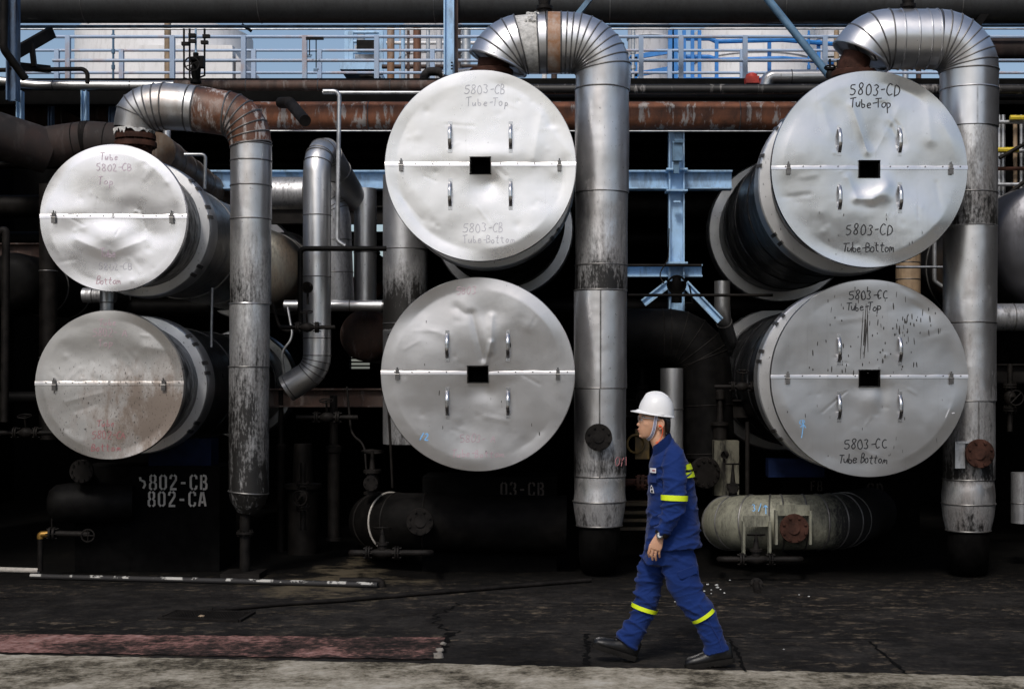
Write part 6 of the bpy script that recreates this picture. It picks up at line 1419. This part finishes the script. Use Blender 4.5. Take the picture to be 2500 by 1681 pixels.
# --- wrist watch
mb = MB(); wq = dense([(q4(797, 1328), -.245, .040, .038), (q4(772, 1368), -.241, .034, .034)], 2); rws = limb(mb, wq, 28); mb = MB(); mb.rows(onring(rws, .010), True, False); wt = mb.build('wrist_watch', M['iron'], person)
c = V(q4(760, 1364), -.283); mb = MB(); mb.lathe(c + Vector((0, .012, 0)), (-.15, -1, .1), [(0, .020), (.010, .021), (.014, .020), (.016, .015)], 24); mb.build('watch_case', M['latch'], wt)
mb = MB(); mb.lathe(c + Vector((0, .012, 0)) + Vector((-.15, -1, .1)).normalized() * .0161, (-.15, -1, .1), [(0, .012), (.001, .012)], 24); mb.build('watch_dial', M['watchface'], wt)

# ------------------------------------------------------------------ more shaded plant between the stacks
def hose(label, pts, r_, Y, mat, name='hose', cat='hose'):
    mb = MB(); mb.tube(fil(vpath(pts, Y), .22, 6), r_, 10); solid(name, label, cat, mb, M[mat])
hose('slack black hose looping under the dull jacketed tank', [(620, 690, 15), (640, 760, 15), (690, 745, 14.9), (680, 700, 14.9)], .018, 15, 'iron')
hose('second slack hose dropping from the thin silver crosspipe', [(655, 700, 14.9), (668, 770, 14.8), (640, 800, 14.8), (650, 870, 14.9)], .014, 15, 'zinc')
hose('hanging black cable beside the dim gate valve', [(790, 880, 14.6), (800, 990, 14.5), (830, 1010, 14.4), (835, 1080, 14.3)], .012, 14.5, 'iron', 'cable', 'cable')
hose('thin dark conduit falling down the wide silver standpipe', [(886, 760, 14.4), (884, 900, 14.4), (894, 1110, 14.4)], .014, 14.4, 'iron', 'thin_pipe', 'pipe')
def fitting(label, x, y, Y, r_, horizontal, mat='iron'):
    mb = MB(); d = Vector((1, 0, 0)) if horizontal else Vector((0, 0, 1)); p = P(x, y, Y); q = L(r_, Y)
    mb.tube([p - d * q * 7, p + d * q * 7], q * .55, 14); mb.lathe(p - d * q * 1.6, d, [(0, q * .6), (q * .8, q * 1.1), (q * 1.6, q * 1.3), (q * 2.4, q * 1.1), (q * 3.2, q * .6)], 18)
    for s_ in (-1, 1): mb.flange(p + d * q * 2.0 * s_, d * s_, q * 1.4, q * .35, 6); mb.flange(p + d * q * 2.5 * s_, d * s_, q * 1.4, q * .35, 6)
    st = Vector((0, -1, 0)) if not horizontal else Vector((0, -.3, 1)); st.normalize(); mb.tube([p, p + st * q * 4], q * .25, 8); mb.ring(p + st * q * 4, st, q * 1.5, q * .14, 20, 6)
    e = st.orthogonal().normalized(); mb.tube([p + st * q * 4 - e * q * 1.45, p + st * q * 4 + e * q * 1.45], q * .12, 6)
    solid('inline_valve', label, 'valve', mb, M[mat])
fitting('small black inline valve beside the foot of the bent pipe', 700, 745, 13.9, 9, True)
fitting('dim inline valve on a level pipe, far below the bent pipe', 745, 950, 14.4, 10, True)
fitting('dim inline valve low between left riser and tarred elbow', 690, 1130, 14.2, 11, False)
fitting('shaded upright inline valve left of the big black elbow', 1462, 905, 15.2, 10, False)
fitting('shaded level inline valve under the far flange of the right stack', 1690, 880, 14.2, 9, True)
fitting('dim inline valve at the far left, below the black level pipe', 60, 985, 14.3, 10, True)
fitting('greasy inline valve right of the right arch foot', 2300, 905, 14.2, 11, False)
for lb_, x0, y0, x1, y1, Y, m_ in (('rust stained crossbeam low in the gap behind the bent pipe', 600, 905, 900, 905, 15.4, 'rustdark'), ('shaded black crossbeam above the dull jacketed tank', 610, 490, 900, 490, 16.4, 'iron'),
        ('shaded crossbeam behind the worker at shoulder height', 1420, 930, 1760, 930, 15.9, 'iron'), ('dim crossbeam at the right edge, low beside the right arch', 2240, 850, 2400, 850, 14.8, 'iron'), ('dim crossbeam at the left edge, above the black tank', -60, 575, 130, 575, 15.6, 'rustdark')):
    mb = MB(); mb.ibeam(P(x0, y0, Y), P(x1, y1, Y), .2, .14, .016); solid('shaded_beam', lb_, 'beam', mb, M[m_])
for k, (x, y, r_, lb_) in enumerate(((700, 655, 13, 'small round gauge on the thin black pipe frame'), (1650, 1035, 9, 'small round gauge above the dirty panel'))):
    mb = MB(); c = P(x, y, 13.9); mb.lathe(c, (.1, -1, .05), [(0, L(r_, 14)), (.03, L(r_, 14)), (.031, L(r_ * .8, 14)), (.026, .001)], 24); mb.tube([c + Vector((0, .02, 0)), c - Vector((0, -.02, .16))], .012, 8); solid('pressure_gauge', lb_, 'gauge', mb, M['iron'])

# more pipework standing behind the guard rails
for lb_, x, r_, Y, m_, y1 in (('thin brown riser close beside the pale blue top column', 1046, 3.5, 18.9, 'rustdark', 60), ('white riser with flange rings between brown risers', 1018, 6, 19.6, 'white', 66), ('slim rusty riser left of the white silo', 930, 3, 19.0, 'rustdark', 70),
        ('slim blue hanger pipe left of the right arch', 1842, 2.5, 18.7, 'bluevivid', 70), ('thin galvanised riser at the left rail end', 258, 2.6, 17.2, 'bluestrut', 66), ('slim grey riser just right of the middle arch', 1442, 4, 19.2, 'zinc', 66), ('rusty riser in the loop of the middle arch', 1262, 7, 18.3, 'rustdark', 60), ('white riser in the loop of the middle arch', 1240, 6, 18.8, 'white', 60), ('brown riser in the loop of the right arch', 2092, 6, 18.3, 'rustdark', 60), ('grey riser in the loop of the right arch', 2062, 7, 18.8, 'zinc', 60)):
    mb = MB(); mb.tube([P(x, 190, Y), P(x, y1, Y)], L(r_, Y), 14)
    for y in (88, 122, 158): mb.lathe(P(x, y, Y), (0, 0, 1), [(0, L(r_, Y)), (.001, L(r_ * 1.6, Y)), (.05, L(r_ * 1.6, Y)), (.051, L(r_, Y))], 14, False)
    solid('upright_pipe', lb_, 'pipe', mb, M[m_])
for lb_, y, x0, x1, Y, r_, m_ in (('thin rusty crosspipe low behind the rails at the middle', 152, 870, 1120, 19.3, 5, 'rustdark'), ('thin white crosspipe high behind the rails at the middle', 98, 880, 1120, 19.8, 4, 'white'), ('slim crosspipe behind the rails beside the right arch', 128, 1880, 2000, 19.3, 4, 'zinc')):
    pipe(lb_, [(x0, y, Y), (x1, y, Y)], r_, M[m_], name='rack_pipe')
